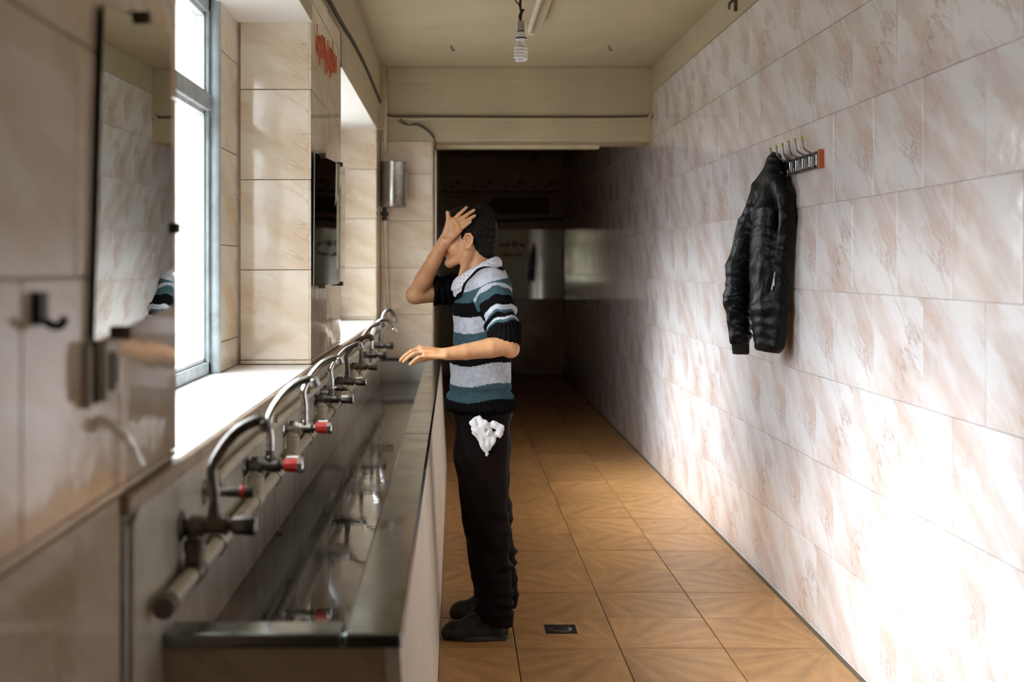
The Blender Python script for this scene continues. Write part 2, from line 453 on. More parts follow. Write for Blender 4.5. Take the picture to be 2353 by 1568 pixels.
# outer cheek of the reveals, running along the wall between frame and pier
for w_, yf in ((W1, 4.345), (W2, 8.27)):
    MB().box((XW, yf, SILL - .03), (-.836, w_[1], ZH1 + .03)).build('reveal_cheek', 'grout_mid', wl)
    fill(wl, (yf, w_[1] - .010, SILL + .002, ZH1), .365, ROW, yf, SILL + .018 + .09, 0, lambda u_, v_: ((-.826, u_, v_), (0, 0, R(90)), 1), 'tile_left')
for w_, zh in ((W1, ZH1), (W2, ZH2)):
    MB().box((-.84, w_[0], zh - .006), (XL + .004, w_[1] - .0, zh + .02)).build('window_soffit', 'paint_soffit', wl)
MB().box((bk - .002, -1.6, 8 * ROW - .155), (XL + .004, YB, ZC + .01)).build('plaster_band', 'paint', wl)
for w_, zh in ((W1, ZH1), (W2, ZH2)):
    MB().box((bk - .002, w_[0], zh - .004), (XL + .0045, w_[1] - .009, 8 * ROW - .15)).build('plaster_over_window', 'paint', wl)

# windows
def window(idx, y0, y1, zh):
    fr = MB()
    xo, xi = -.93, -.858
    fr.box((xo, y0, SILL), (xi, y1, SILL + .042))                # bottom rail
    fr.box((xo, y0, zh - .05), (xi, y1, zh))                     # head
    fr.box((xo, y0, SILL), (xi, y0 + .05, zh)); fr.box((xo, y1 - .05, SILL), (xi, y1, zh))
    w_ = struct(fr.build('window_%d' % idx, 'frame', bevel=.004))
    ym = (y0 + y1) / 2
    MB().box((xo, y0, 2.02), (xi + .004, y1, 2.078)).build('transom', 'frame', w_, bevel=.004)
    MB().box((xo, ym - .025, SILL), (xi + .003, ym + .025, zh)).build('mullion', 'frame', w_, bevel=.004)
    for a, b_ in ((y0 + .05, ym - .025), (ym + .025, y1 - .05)):
        for c_, d in ((SILL + .042, 2.02), (2.078, zh - .05)):
            g = MB().box((-.905, a, c_), (-.899, b_, d)).build('pane', 'pane', w_)
            bd = MB()
            for p, q in (((a, c_), (a + .014, d)), ((b_ - .014, c_), (b_, d)), ((a, c_), (b_, c_ + .014)), ((a, d - .014), (b_, d))):
                bd.box((-.899, p[0], p[1]), (-.872, q[0], q[1]))
            bd.build('glazing_bead', 'frame_light', w_)
    # upright pipe-like outer post, painted blue grey and chipped
    MB().tube([(-.846, y1 - .005, SILL), (-.846, y1 - .005, zh)], .022, 16).build('post', 'frame', w_, smooth=40)
    return w_
window(1, W1[0] - .05, 4.345, ZH1)
window(2, W2[0] - .05, 8.27, ZH2)
for i, (w_) in enumerate((W1, W2)):
    s_ = struct(MB().box((-.93, w_[0] + .0, SILL - .028), (XL + .006, w_[1] - .01, SILL)).build('trim_%d' % (i + 1), 'sill', bevel=.004))
nose = struct(MB().box((bk, 2.03, SILL - .034), (XL + .014, YB - .01, SILL - .004)).build('trim_3', 'nose', bevel=.005))

# splash panel under the sill
XP = XL + .008
sp = struct(MB().box((bk, 2.045, .60), (XP - .006, YB - .01, SILL - .03)).build('wall_splash', 'grout_light'))
y = 2.06; k = 0
while y < YB - .02:
    y2 = min(y + .66, YB - .012)
    me = tile_mesh(y2 - y - .002, SILL - .035 - .625, 'tile_panel')
    put_tile(sp, me, (XP, (y + y2) / 2, (SILL - .035 + .625) / 2), (0, 0, R(90)), 'panel_tile'); y = y2
edge = [(XP + .004, 2.047, .60), (XP + .004, 2.047, SILL - .10), (XP + .004, 2.06, SILL - .05), (XP + .004, 2.10, SILL - .022)]
MB().tube(catmull(edge, 6), .006, 8).build('edge_trim', 'switch', sp, smooth=50)

# end pier closing the trough, and the passage beyond
we = struct(MB().box((XW, YB + .009, -.1), (-.168, YE, ZC + .05)).build('wall_end', 'grout_dark'))
fill(we, (XL + .002, -.160, .60, 2.394), .5, ROW, XL + .002, SILL + .018 - 4 * ROW, 0, pr(YB), 'tile_left')
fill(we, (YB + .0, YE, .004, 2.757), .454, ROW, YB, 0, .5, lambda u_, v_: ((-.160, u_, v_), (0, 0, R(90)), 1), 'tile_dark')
MB().box((-.166, YB - .004, .80), (-.156, YB + .006, 2.394)).build('corner_bead', 'nose', we)
MB().tube([at(1001, 345, 9.1), at(1001, 620, 9.1)], .007, 8).build('cable_trunk', 'cream_pipe', we, smooth=50)
# beam
be = MB().box((XL - .01, YB, 2.394), (XR + .01, YB + .42, ZC + .02)).build('ceiling_beam', 'paint', bevel=.012); struct(be)
MB().box((XL + .05, YB - .028, 2.835), (XR + .005, YB + .01, ZC)).build('crown_step', 'paint', be, bevel=.006)
MB().box((XL - .005, YB - .13, 2.46), (XL + .047, YB + .01, ZC)).build('corner_pilaster', 'paint', be, bevel=.006)
MB().box((-.150, YB + .30, 2.372), (1.10, YB + .40, 2.396)).build('lath', 'wood_strip', be)
cl = MB(); pts = catmull([at(876, 250, 9.0), at(884, 262, 9.03), at(897, 272, 9.06), at(1000, 273, 9.065), at(1250, 274, 9.065), at(1470, 273, 9.065), at(1492, 268, 9.065), at(1503, 245, 9.05), at(1508, 205, 9.02), at(1522, 178, 8.95)], 6)
cl.tube(pts, .0125, 8)
tag(cl.build('cable_conduit', 'paint', smooth=60), 'painted cable conduit running along the front of the ceiling beam', 'conduit')
lk = MB(); lk.tube([p + Vector((0, -.004, .0180)) for p in pts[8:-14]], .004, 6)  # dark strip added as the shadow along the top of the conduit
tag(lk.build('conduit_shadow_strip', 'black_wire', smooth=60), 'thin dark strip standing in for the shadow above the conduit on the beam', 'cable')
# far wall
wb = struct(MB().box((-.4, YE + .009, -.1), (1.66, YE + .2, ZC + .05)).build('wall_far', 'grout_dark'))
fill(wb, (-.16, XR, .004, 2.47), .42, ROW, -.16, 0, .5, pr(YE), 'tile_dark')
fill(wb, (-.16, XR, 2.485, 2.785), .42, .30, -.16, 2.485, 0, pr(YE), 'floral', name='flower_tile')
MB().box((-.16, YE - .02, 2.455), (XR, YE + .01, 2.482)).build('ledge', 'grout_dark', wb)
MB().box((-.16, YE - .002, 2.787), (XR, YE + .01, ZC)).build('plaster_band', 'paint', wb)

# ---------------------------------------------------------------- the wash trough
ZL, LO, LI = .80, -.097, -.207           # lip height, outer and inner edge
YT, YTE = 2.27, YB - .012                # near and far end
ZF = .63
tr = thing('wash_trough', (-.33, 5.6, 0), 'long tiled wash trough with grey steel lip and wet dark basin under the windows', 'trough')
for i, (a, b_) in enumerate(((YT, 4.97), (4.973, 7.5), (7.503, YTE))):
    MB().box((LO, a, ZL - .028), (LI, b_, ZL)).build('lip', 'steel', tr, bevel=.007)
MB().box((XP + .001, YT, ZL - .028), (LI - .001, YT + .085, ZL)).build('end_lip', 'steel', tr, bevel=.007)
MB().box((XP + .001, YTE - .022, ZL - .022), (LI - .001, YTE, ZL)).build('far_lip', 'chrome_dark', tr, bevel=.004)
x0_, x1_, y0_ = XP - .003, LI + .06, YT + .02           # falls gently towards the far end
MB().hexa([(x0_, y0_, ZF - .05), (x1_, y0_, ZF - .05), (x1_, YTE, ZF - .05), (x0_, YTE, ZF - .05),
           (x0_, y0_, ZF + .053), (x1_, y0_, ZF + .053), (x1_, YTE, ZF), (x0_, YTE, ZF)]).build('basin_floor', 'wet', tr)
MB().box((LI + .012, YT + .02, ZF), (LI + .03, YTE, ZL - .028)).build('basin_side', 'steel', tr)
MB().box((XP + .001, YT + .05, ZF), (LI + .02, YT + .07, ZL - .028)).build('basin_end', 'steel', tr)
MB().box((XP + .001, YTE - .008, ZF), (LI + .01, YTE, ZL - .024)).build('basin_far_end', 'sill', tr)
# front: slabs leaning out towards the foot
ys = [YT + .012, 3.95, 5.66, 7.37, YTE]
for a, b_ in zip(ys, ys[1:]):
    b2 = b_ - .006
    xt, xb, t_ = LO - .004, -.060, .03
    MB().hexa([(xb - t_, a, 0), (xb, a, 0), (xb, b2, 0), (xb - t_, b2, 0),
               (xt - t_, a, ZL - .028), (xt, a, ZL - .028), (xt, b2, ZL - .028), (xt - t_, b2, ZL - .028)]).build('front_slab', 'tile_front', tr, bevel=.003)
MB().hexa([(XP - .002, YT + .014, 0), (-.09, YT + .014, 0), (-.09, YT + .04, 0), (XP - .002, YT + .04, 0),
           (XP - .002, YT + .014, ZL - .028), (LO - .034, YT + .014, ZL - .028), (LO - .034, YT + .04, ZL - .028), (XP - .002, YT + .04, ZL - .028)])\
    .build('end_slab', 'tile_dark', tr, bevel=.003)
st = MB().tube([at(613, 1274, 3.72), at(650, 1271, 3.72)], .0035, 8)
o = st.build('small_stick', 'stick', smooth=50); o.location.z += ZF + .053 * (YTE - 3.72) / (YTE - YT - .02) + .001 - min((o.matrix_basis @ v_.co).z for v_ in o.data.vertices)
tag(o, 'small pale stick lying in the wet trough basin', 'stick')

# ---------------------------------------------------------------- pipes along the splash panel
PX = -.513
pp = thing('water_pipe', (PX, 5.5, .875), 'cream plastic water pipes with tees running along the splash panel', 'pipe')
MB().tube([(PX, 2.17, .875), (PX, 2.9, .876), (PX, 9.02, .872)], .0165, 16).build('lower_pipe', 'cream_pipe', pp, smooth=50)
MB().lathe((PX, 2.20, .875), (0, -1, 0), [(-.01, .0195), (.034, .0195), (.036, .016)], 18).build('end_cap', 'cap_grey', pp, smooth=40)
up = catmull([(PX - .008, 2.70, 1.0), (PX - .008, 2.78, 1.012), (PX - .008, 3.4, 1.018), (PX - .008, 6.0, 1.012), (PX - .008, 8.7, 1.01), (PX - .004, 8.93, 1.015), (PX + .003, 9.0, 1.06)], 5)
MB().tube(up, .0115, 12).build('upper_pipe', 'cream_pipe', pp, smooth=60)
TAPY = [2.43, 3.17, 3.90, 4.75, 5.45, 6.25, 7.05, 7.85]
ZT = .966
for i, ty in enumerate(TAPY):
    m_ = 'cap_grey' if i == 0 else 'cream_pipe'
    t_ = MB(); t_.lathe((PX, ty - .036, .875), (0, 1, 0), [(0, .019), (.003, .0215), (.069, .0215), (.072, .019)], 18)
    t_.lathe((PX, ty, .875), (0, 0, 1), [(.01, .0195), (.040, .0195), (.041, .0225), (.062, .0225), (.063, .017), (.082, .017)], 18)
    t_.build('tee', 'brass_dark' if i == 0 else 'cream_pipe', pp, smooth=40)
for yc in (2.66, 3.5, 4.3, 5.1, 5.85, 6.65, 7.45, 8.3):
    MB().tube([(PX - .030, yc, .855), (PX - .016, yc, .8955), (PX + .004, yc, .895), (PX + .019, yc, .876), (PX + .006, yc, .854)], .0035, 8).build('pipe_clip', 'chrome_dark', pp, smooth=60)
for yc in (3.55, 4.35, 5.15, 5.9, 6.7):
    MB().box((XP - .001, yc, 1.026), (PX, yc + .012, 1.030)).box((PX - .003, yc, 1.026), (PX, yc + .012, 1.044)).build('wall_hook', 'chrome_dark', pp)

# ---------------------------------------------------------------- taps
def tap(i, y, z, spout, body, knob, reach, rise, style, swing, label):
    t_ = thing('water_tap', (XP, y, z), label, 'tap', 'taps in a row above the trough')
    MB().lathe((XP - .002, y, z), (1, 0, 0), [(0, .031), (.004, .031), (.011, .022), (.013, .015)], 24).build('flange', body, t_, smooth=40)
    b_ = MB(); b_.lathe((XP, y, z), (1, 0, 0), [(.008, .013), (.018, .013), (.019, .0215), (.047, .0215), (.048, .0165), (.085, .0165), (.086, .0185), (.094, .0175), (.095, .011), (.108, .011)], 20)
    b_.build('body', body, t_, smooth=35)
    kb = MB()
    prof = [(.100, .013), (.104, .0175), (.120, .0190), (.142, .0205), (.149, .0190), (.151, .014)]
    kb.lathe((XP, y, z), (1, 0, 0), prof, 10)
    kn = kb.build('handle', knob, t_, smooth=25)
    if knob == 'red':
        MB().lathe((XP, y, z), (1, 0, 0), [(.137, .0212), (.150, .0212), (.1535, .0165)], 10).build('handle_cap', 'chrome', kn, smooth=25)
        MB().box((XP + .108, y - .006, z + .0165), (XP + .140, y + .006, z + .0225)).build('handle_stripe', 'white_plastic', kn, bevel=.002)
    xs = XP + .066
    d = Vector((math.cos(swing), math.sin(swing), 0))
    B = Vector((xs, y, z + .014))
    if style == 'quarter':
        pts = [B, B + Vector((0, 0, rise * .28)), B + d * -.004 + Vector((0, 0, rise * .50)), B + d * reach * .16 + Vector((0, 0, rise * .72)),
               B + d * reach * .48 + Vector((0, 0, rise * .91)), B + d * reach * .85 + Vector((0, 0, rise))]
        nz = B + d * reach + Vector((0, 0, rise * .985))
        tip = B + d * (reach + .006) + Vector((0, 0, rise * .90))
        pts += [nz]
    else:
        pts = [B, B + Vector((0, 0, rise * .30)), B + d * .006 + Vector((0, 0, rise * .60)), B + d * reach * .25 + Vector((0, 0, rise * .90)),
               B + d * reach * .58 + Vector((0, 0, rise)), B + d * reach * .88 + Vector((0, 0, rise * .86))]
        nz = B + d * reach + Vector((0, 0, rise * .70)); pts += [nz]
        tip = B + d * (reach + .004) + Vector((0, 0, rise * .60))
    sp_ = MB().tube(catmull(pts, 7), .0108, 14).build('spout', spout, t_, smooth=60)
    ax = (tip - nz).normalized()
    MB().lathe(nz - ax * .006, ax, [(0, .0112), (.002, .0135), (.022, .0135), (.024, .010)], 16).build('nozzle', spout, sp_, smooth=40)
    MB().lathe((xs, y, z + .008), (0, 0, 1), [(0, .0145), (.014, .0145), (.016, .0125), (.030, .0115)], 18).build('collar', body, sp_, smooth=40)
    return t_
ordn = ['nearest tap of the row, dark swan spout and dark chrome handle', 'second tap from the front with bright chrome spout and red handle',
        'third tap from the front with bright spout and red handle', 'fourth tap from the front with bright chrome spout and chrome handle',
        'fifth tap from the front with dark spout and chrome handle', 'sixth tap from the front with dull brown spout and handle',
        'seventh tap from the front with bright downturned spout near the reaching hand', 'last tap of the row by the end wall with dark body']
spec = [('chrome_dark', 'brass_dark', 'chrome_dark', .098, .190, 'quarter', R(12)),
        ('chrome', 'chrome_dark', 'red', .112, .205, 'quarter', R(10)),
        ('chrome', 'chrome', 'red', .110, .205, 'quarter', R(14)),
        ('chrome', 'chrome_dark', 'chrome', .110, .195, 'quarter', R(8)),
        ('chrome_dark', 'chrome_dark', 'chrome', .105, .185, 'quarter', R(12)),
        ('brass_dark', 'brass_dark', 'brass_dark', .105, .205, 'quarter', R(10)),
        ('chrome', 'chrome_dark', 'chrome_dark', .130, .190, 'swan', R(4)),
        ('chrome_dark', 'chrome_dark', 'chrome_dark', .100, .215, 'swan', R(10))]
for i, (ty, s_) in enumerate(zip(TAPY, spec)):
    tap(i, ty, ZT, *s_, ordn[i])
def valve(y, z, col, ringcol, label):
    t_ = thing('stop_valve', (XP, y, z), label, 'valve', 'short valves between the taps')
    MB().lathe((XP - .002, y, z), (1, 0, 0), [(0, .027), (.004, .027), (.008, .016)], 20).build('flange', 'brass_dark', t_, smooth=40)
    MB().lathe((XP, y, z), (1, 0, 0), [(.005, .010), (.052, .010), (.053, .0115), (.105, .0125), (.108, .011)], 16).build('body', col, t_, smooth=40)
    MB().lathe((XP, y, z), (1, 0, 0), [(.078, .0132), (.084, .0145), (.088, .0132)], 16).build('ring', ringcol, t_, smooth=40)
valve(2.66, .990, 'chrome_dark', 'red', 'short dark valve with a red ring behind the nearest tap')
valve(4.98, .984, 'chrome', 'chrome_dark', 'short chrome valve just behind the fourth tap from the front')

# ---------------------------------------------------------------- fixtures on the left wall
def plate(c4, t, nrm):
    """thin plate from four corners, thickness t along -nrm"""
    n_ = Vector(nrm).normalized() * t
    P = [Vector(p) for p in c4]
    return MB().hexa([P[0] - n_, P[1] - n_, P[2] - n_, P[3] - n_, P[0], P[1], P[2], P[3]])
c4 = [(XL + .009 + .02 * (y_ - 1.85), y_, z_) for y_, z_ in ((1.843, 1.366), (2.323, 1.406), (2.296, 1.916), (1.892, 1.880))]
mi = thing('wall_mirror', c4[0], 'tall frameless mirror hung slightly crooked on the near left pier', 'mirror')
plate(c4, .004, (1, 0, 0)).build('backing', 'mirror_edge', mi)
plate([(p[0] + .0012, p[1], p[2]) for p in c4], .0008, (1, 0, 0)).build('glass', 'mirror', mi)
for y_, z_ in ((2.10, 1.902), (2.325, 1.55), (1.98, 1.372)):
    MB().box((XL - .001, y_ - .008, z_ - .010), (XL + .03, y_ + .008, z_ + .010)).build('clip', 'brass_dark', mi, bevel=.002)
c4 = [(XL + .008, 4.72, 1.400), (XL + .018, 5.95, 1.395), (XL + .020, 5.95, 1.955), (XL + .012, 4.72, 1.912)]
mi = thing('wall_mirror', c4[0], 'dark mirror hung on the tiled pier between the two windows', 'mirror')
plate(c4, .004, (1, 0, 0)).build('backing', 'mirror_edge', mi)
plate([(p[0] + .0012, p[1], p[2]) for p in c4], .0008, (1, 0, 0)).build('glass', 'mirror', mi)
for y_, z_ in ((5.0, 1.925), (5.75, 1.951), (4.98, 1.397), (5.77, 1.394)):
    MB().box((XL - .001, y_ - .012, z_ - .010), (XL + .026, y_ + .012, z_ + .010)).build('clip', 'brass_dark', mi, bevel=.002)
# far mirror
fm = thing('far_mirror', (.85, YE, 1.5), 'wide old mirror on the far wall with red lettering across it', 'mirror')
MB().box((.22, YE - .010, 1.028), (XR - .012, YE - .003, 1.967)).build('backing', 'mirror_edge', fm)
gx0, gx1, gy0, gy1 = .222, XR - .013, YE - .011, YE - .032
gm = MB().hexa([(gx0, gy0, 1.030), (gx1, gy1, 1.030), (gx1, YE - .0105, 1.030), (gx0, YE - .0105, 1.030),
           (gx0, gy0, 1.965), (gx1, gy1, 1.965), (gx1, YE - .0105, 1.965), (gx0, YE - .0105, 1.965)]).build('glass', 'mirror_far', fm)
gy = lambda xx: gy0 + (xx - gx0) / (gx1 - gx0) * (gy1 - gy0)

# joined-up brush lettering: loops, teeth, tall strokes and dots on one baseline
def lettering(length, h, seed, n, words=2):
    rg = random.Random(seed); out = []; x = 0.0; step = length / n; cur = []
    for i in range(n):
        k = rg.choice(['tooth', 'tooth', 'tall', 'loop', 'tail', 'gap' if words > 1 else 'tooth'])
        if k == 'gap' and len(cur) > 2: out.append(cur); cur = []; x += step; continue
        if k == 'tall': cur += [(x, .05 * h), (x + .25 * step, h), (x + .4 * step, .05 * h)]
        elif k == 'loop': cur += [(x, .08 * h), (x + .3 * step, .42 * h), (x + .7 * step, .40 * h), (x + .75 * step, .06 * h), (x + .35 * step, 0)]
        elif k == 'tail':
            cur += [(x, .10 * h), (x + .3 * step, .22 * h), (x + .2 * step, -.35 * h), (x - .3 * step, -.45 * h)]; out.append(cur); cur = []
        else: cur += [(x, .05 * h), (x + .4 * step, .32 * h), (x + .6 * step, .04 * h)]
        if rg.random() < .35: out.append([(x + .3 * step, -.3 * h), (x + .42 * step, -.32 * h)])
        if rg.random() < .25: out.append([(x + .3 * step, .62 * h), (x + .42 * step, .60 * h)])
        x += step
    if len(cur) > 1: out.append(cur)
    return out
def paint_strokes(strokes, fn, r):
    mb = MB()
    for s_ in strokes:
        if len(s_) < 2: continue
        mb.tube(catmull([fn(u_, v_) for u_, v_ in s_], 4), r, 6)
    return mb
for x0, x1, yb, h, sd in ((1147, 1207, 566, .075, 4), (1151, 1200, 588, .07, 9)):
    p0, p1 = at(x0, yb, YE - .03), at(x1, yb - 3, YE - .03); L_ = (p1 - p0).length
    paint_strokes(lettering(L_, h, sd, 14), lambda u_, v_: Vector((p0.x + u_, gy(p0.x + u_) - .001, p0.z + v_)), .0065).build('lettering', 'red_letter', fm, smooth=60)
# arrow sign
sg = thing('arrow_sign', at(1190, 475, YE), 'black arrow shaped sign pointing left with dark red script, above the far mirror', 'sign')
pts = [at(1120, 469, YE - .012), at(1133, 455, YE - .012), at(1262, 453, YE - .012), at(1262, 492, YE - .012), at(1146, 493, YE - .012)]
MB().prism(pts[::-1], (0, .010, 0)).build('board', 'sign', sg)
p0 = at(1137, 476, YE - .014)
paint_strokes(lettering(.70, .11, 21, 15), lambda u_, v_: Vector((p0.x + u_, YE - .014, p0.z + v_)), .006).build('lettering', 'sign_letter', sg, smooth=60)
rl = MB().tube([at(1040, 511, YE - .06), at(1305, 503, YE - .06)], .013, 10)
for xx in (1150, 1295): rl.tube([at(xx, 507, YE - .06), at(xx, 507, YE + .004)], .008, 8)
tag(rl.build('wall_rail', 'black_wire', smooth=50), 'dark rail fixed across the far wall just above the mirror', 'rail')
# graffiti on the pier
g = MB(); rg = random.Random(12)
for k in range(20):                                       # scratchy upright strokes of a sprayed line of script
    yy = 4.87 + k * .042; zc = 2.350 + .050 * k / 20 + (.03 if k % 5 == 0 else 0)
    h1, h2 = rg.uniform(.03, .085), rg.uniform(.02, .07)
    g.tube(catmull([(XL + .0052, yy - .008, zc + h2), (XL + .0052, yy + rg.uniform(-.01, .01), zc), (XL + .0052, yy + .012, zc - h1)], 4), rg.uniform(.0015, .0035), 6)
for a_, b_ in ((0, 6), (7, 13), (13, 19)):
    g.tube(catmull([(XL + .0052, 4.87 + k * .042, 2.340 + .055 * k / 20 + rg.uniform(-.025, .025)) for k in range(a_, b_ + 1)], 4), .004, 6)
g.build('painted_writing', 'red_paint', wl, smooth=60)
# switch box under the mirror and small hook
sw = thing('switch_box', (XL, 1.88, 1.318), 'cream plastic switch box on the near pier just below the mirror corner', 'switch')
MB().box((XL - .001, 1.835, 1.275), (XL + .030, 1.905, 1.365)).build('housing', 'switch', sw, bevel=.004)
MB().box((XL + .029, 1.850, 1.290), (XL + .035, 1.874, 1.350)).build('rocker', 'cap_grey', sw, bevel=.002)
MB().box((XL + .029, 1.884, 1.300), (XL + .033, 1.893, 1.342)).build('slot', 'black', sw, bevel=.001)
MB().box((XL - .001, 1.814, 1.268), (XL + .012, 1.834, 1.362)).build('side_cover', 'switch', sw, bevel=.003)
MB().box((XL + .010, 1.8335, 1.272), (XL + .016, 1.836, 1.367)).build('side_gap', 'black', sw)
hk = MB(); hk.box((XL - .001, 1.597, 1.402), (XL + .012, 1.628, 1.445))
hk.tube(catmull([(XL + .004, 1.62, 1.410), (XL + .020, 1.625, 1.400), (XL + .030, 1.627, 1.402), (XL + .034, 1.627, 1.412)], 4), .006, 8)
tag(hk.build('wall_hook', 'black', smooth=40), 'small black hook on the near left wall beside the mirror', 'hook')
# wall tank with its pipe
tk = thing('wall_tank', (-.500, 8.88, 1.898), 'small cylindrical steel tank hung on the end pier above the taps', 'tank')
tx, ty_ = at(905, 0, 8.93).x, 8.93
ax = Vector((.012, 0, 1)).normalized(); b0 = Vector((tx - .004, ty_, 1.900))
MB().lathe(b0, ax, [(0, .090), (.004, .0945), (.010, .0930), (.316, .0930), (.322, .0955), (.330, .0950), (.331, .088)], 40).build('drum', 'steel_tank', tk, smooth=30)
vx_ = at(884, 0, 8.95).x
MB().lathe((vx_, ty_, 1.900), (0, 0, -1), [(0, .016), (.030, .016), (.031, .028), (.050, .028), (.051, .016), (.075, .018), (.076, .024), (.095, .022)], 14).build('valve', 'black', tk, smooth=30)
MB().box((vx_ - .030, ty_ - .012, 1.838), (vx_ + .030, ty_ + .012, 1.852)).build('valve_lever', 'black', tk, bevel=.003)
dp = thing('down_pipe', (vx_, 8.95, 1.10), 'thin cream pipe dropping from the steel tank to the taps', 'pipe')
MB().tube(catmull([(vx_, ty_, 1.81), (vx_ + .004, 8.95, 1.6), (vx_ + .014, 8.97, 1.3), (vx_ + .022, 8.97, 1.12), (vx_ + .010, 8.985, 1.075)], 6), .0105, 12).build('pipe', 'cream_pipe', dp, smooth=60)
for z_ in (1.78, 1.42): MB().lathe((vx_ + (.002 if z_ > 1.5 else .009), 8.945, z_), (0, 0, 1), [(0, .016), (.035, .016)], 14).build('coupling', 'cream_pipe', dp, smooth=40)
MB().tube([(vx_ + .004, 8.97, 2.68), (vx_, 8.96, 2.30)], .0115, 12).build('upper_pipe', 'cream_pipe', dp, smooth=60)
# black cable along the painted beam over the windows
pts = [(XL + .012, 4.6, 2.60), (XL + .012, 5.23, 2.612), (XL + .013, 5.86, 2.630), (XL + .012, 6.6, 2.665), (XL + .011, 7.4, 2.680), (XL + .012, 8.3, 2.672), (XL + .012, 8.90, 2.66)]
tag(MB().tube(catmull(pts, 6), .009, 8).build('black_cable', 'black_wire', smooth=60), 'sagging black cable along the painted wall above the windows', 'cable')
wr_ = MB()
for dz, dx in ((0, 0), (.018, .012)):
    wr_.tube(catmull([at(915, 279, 9.05) + Vector((dx, 0, dz)), at(935, 287, 9.05) + Vector((dx, 0, 0)), at(960, 288 - dz * 200, 9.05), at(985, 303, 9.05) + Vector((dx, 0, 0)), at(1000, 325, 9.04), at(1004, 360, 9.06)], 5), .004, 6)
tag(wr_.build('loose_wires', 'black_wire', smooth=60), 'two loose black wires drooping from the beam to the pier corner', 'wire')

# ---------------------------------------------------------------- ceiling fittings
YBULB = 5.6
bl = thing('hanging_bulb', at(1197, -100, YBULB), 'spiral energy saving bulb hanging from black wires under the ceiling', 'bulb')
def ll(px0): return at(1197, px0, YBULB)
c0 = ll(143)
rad = .0265
pts = []
turns, n_ = 4.6, 90
for k in range(n_ + 1):
    t_ = k / n_
    a_ = turns * 2 * math.pi * t_
    r_ = rad * (1 - .28 * max(0, (t_ - .86) / .14) - .0)
    zz = ll(106).z - (ll(106).z - c0.z - .006) * t_
    pts.append((c0.x + r_ * math.cos(a_), YBULB + r_ * math.sin(a_), zz))
tb = MB().tube(pts, .0062, 8)
for s_ in (1, -1): tb.tube([(c0.x + s_ * .012, YBULB, ll(90).z), (c0.x + s_ * .014, YBULB, ll(100).z), (c0.x + s_ * .024, YBULB, ll(107).z)], .006, 8)
tb.build('spiral_tube', 'bulb_glass', bl, smooth=60)
MB().lathe((c0.x, YBULB, ll(94).z), (0, 0, 1), [(0, .019), (.006, .0245), (.012, .0255), (.0125, .0245)], 24).build('lower_collar', 'white_plastic', bl, smooth=40)
MB().lathe((c0.x, YBULB, ll(90).z), (0, 0, 1), [(0, .0262), (.006, .0262)], 24).build('dark_ring', 'black', bl, smooth=40)
MB().lathe((c0.x, YBULB, ll(87).z), (0, 0, 1), [(0, .0252), (.012, .0225), (.026, .0165), (.027, .0150)], 24).build('ballast_housing', 'white_plastic', bl, smooth=40)
MB().lathe((c0.x, YBULB, ll(73).z), (0, 0, 1), [(0, .0165), (.003, .0165)], 24).build('socket_ring', 'black', bl, smooth=40)
MB().lathe((c0.x, YBULB, ll(71).z), (0, 0, 1), [(0, .0160), (.034, .0155), (.042, .0150), (.046, .008)], 24).build('socket', 'grey_plastic', bl, smooth=40)
wv = MB()
top = Vector((c0.x + .01, YBULB, ZC))
wv.tube(catmull([ll(50), ll(38) + Vector((-.006, 0, 0)), ll(25) + Vector((.002, 0, 0)), ll(5) + Vector((-.003, 0, 0)), top], 5), .0055, 8)
wv.tube(catmull([ll(48), ll(35) + Vector((.002, .004, 0)), ll(28) + Vector((.006, 0, 0)), ll(22) + Vector((.012, 0, 0)), ll(10) + Vector((-.002, 0, 0)), top + Vector((.02, 0, 0))], 5), .004, 8)
wv.tube(catmull([ll(22), ll(8) + Vector((-.012, 0, 0)), ll(-8) + Vector((-.03, 0, 0)), top + Vector((-.10, 0, 0))], 5), .003, 8)
wv.build('wires', 'black_wire', bl, smooth=60)
tf = thing('tube_lamp', (.45, 6.4, ZC), 'unlit fluorescent tube batten fixed to the ceiling behind the bulb', 'lamp')
MB().box((.462, 5.3, ZC - .045), (.520, 7.35, ZC + .002)).build('batten', 'paint', tf, bevel=.006)
MB().tube([(.440, 5.35, ZC - .075), (.440, 7.28, ZC - .075)], .015, 14).build('fluorescent_tube', 'cream_pipe', tf, smooth=50)
for y_ in (5.32, 7.29):
    MB().box((.420, y_ - .012, ZC - .096), (.475, y_ + .012, ZC - .02)).build('lamp_holder', 'cream_pipe', tf, bevel=.004)
MB().lathe((.455, 7.36, ZC - .062), (0, 1, 0), [(-.03, .014), (.02, .014), (.024, .010)], 14).build('starter', 'cap_grey', tf, smooth=40)
for i, (px, lab) in enumerate(((1038, 'small rusty hook in the ceiling left of the bulb'), (1400, 'small rusty hook in the ceiling right of the bulb'))):
    p = at(px, 103, 8.2); p.z = ZC
    h_ = MB().tube(catmull([p + Vector((0, 0, .004)), p + Vector((0, 0, -.018)), p + Vector((.010, 0, -.030)), p + Vector((.016, 0, -.018))], 4), .0055, 8)
    h_.lathe(p + Vector((0, 0, .001)), (0, 0, -1), [(0, .012), (.006, .010)], 12)
    tag(h_.build('ceiling_hook', 'brass_dark', smooth=50), lab, 'hook', 'ceiling hooks')
p = at(1692, 12, 6.35); p.x = XR - .008
h_ = MB().box((p.x - .014, p.y - .012, p.z - .03), (p.x + .008, p.y + .012, p.z + .05))
h_.tube(catmull([p + Vector((-.01, 0, .03)), p + Vector((-.035, 0, .01)), p + Vector((-.038, 0, -.02))], 4), .007, 8)
tag(h_.build('wall_bracket', 'brass_dark', smooth=40), 'small dark bracket on the plaster strip over the right wall', 'bracket')
p = at(1228, 360, 14.0)
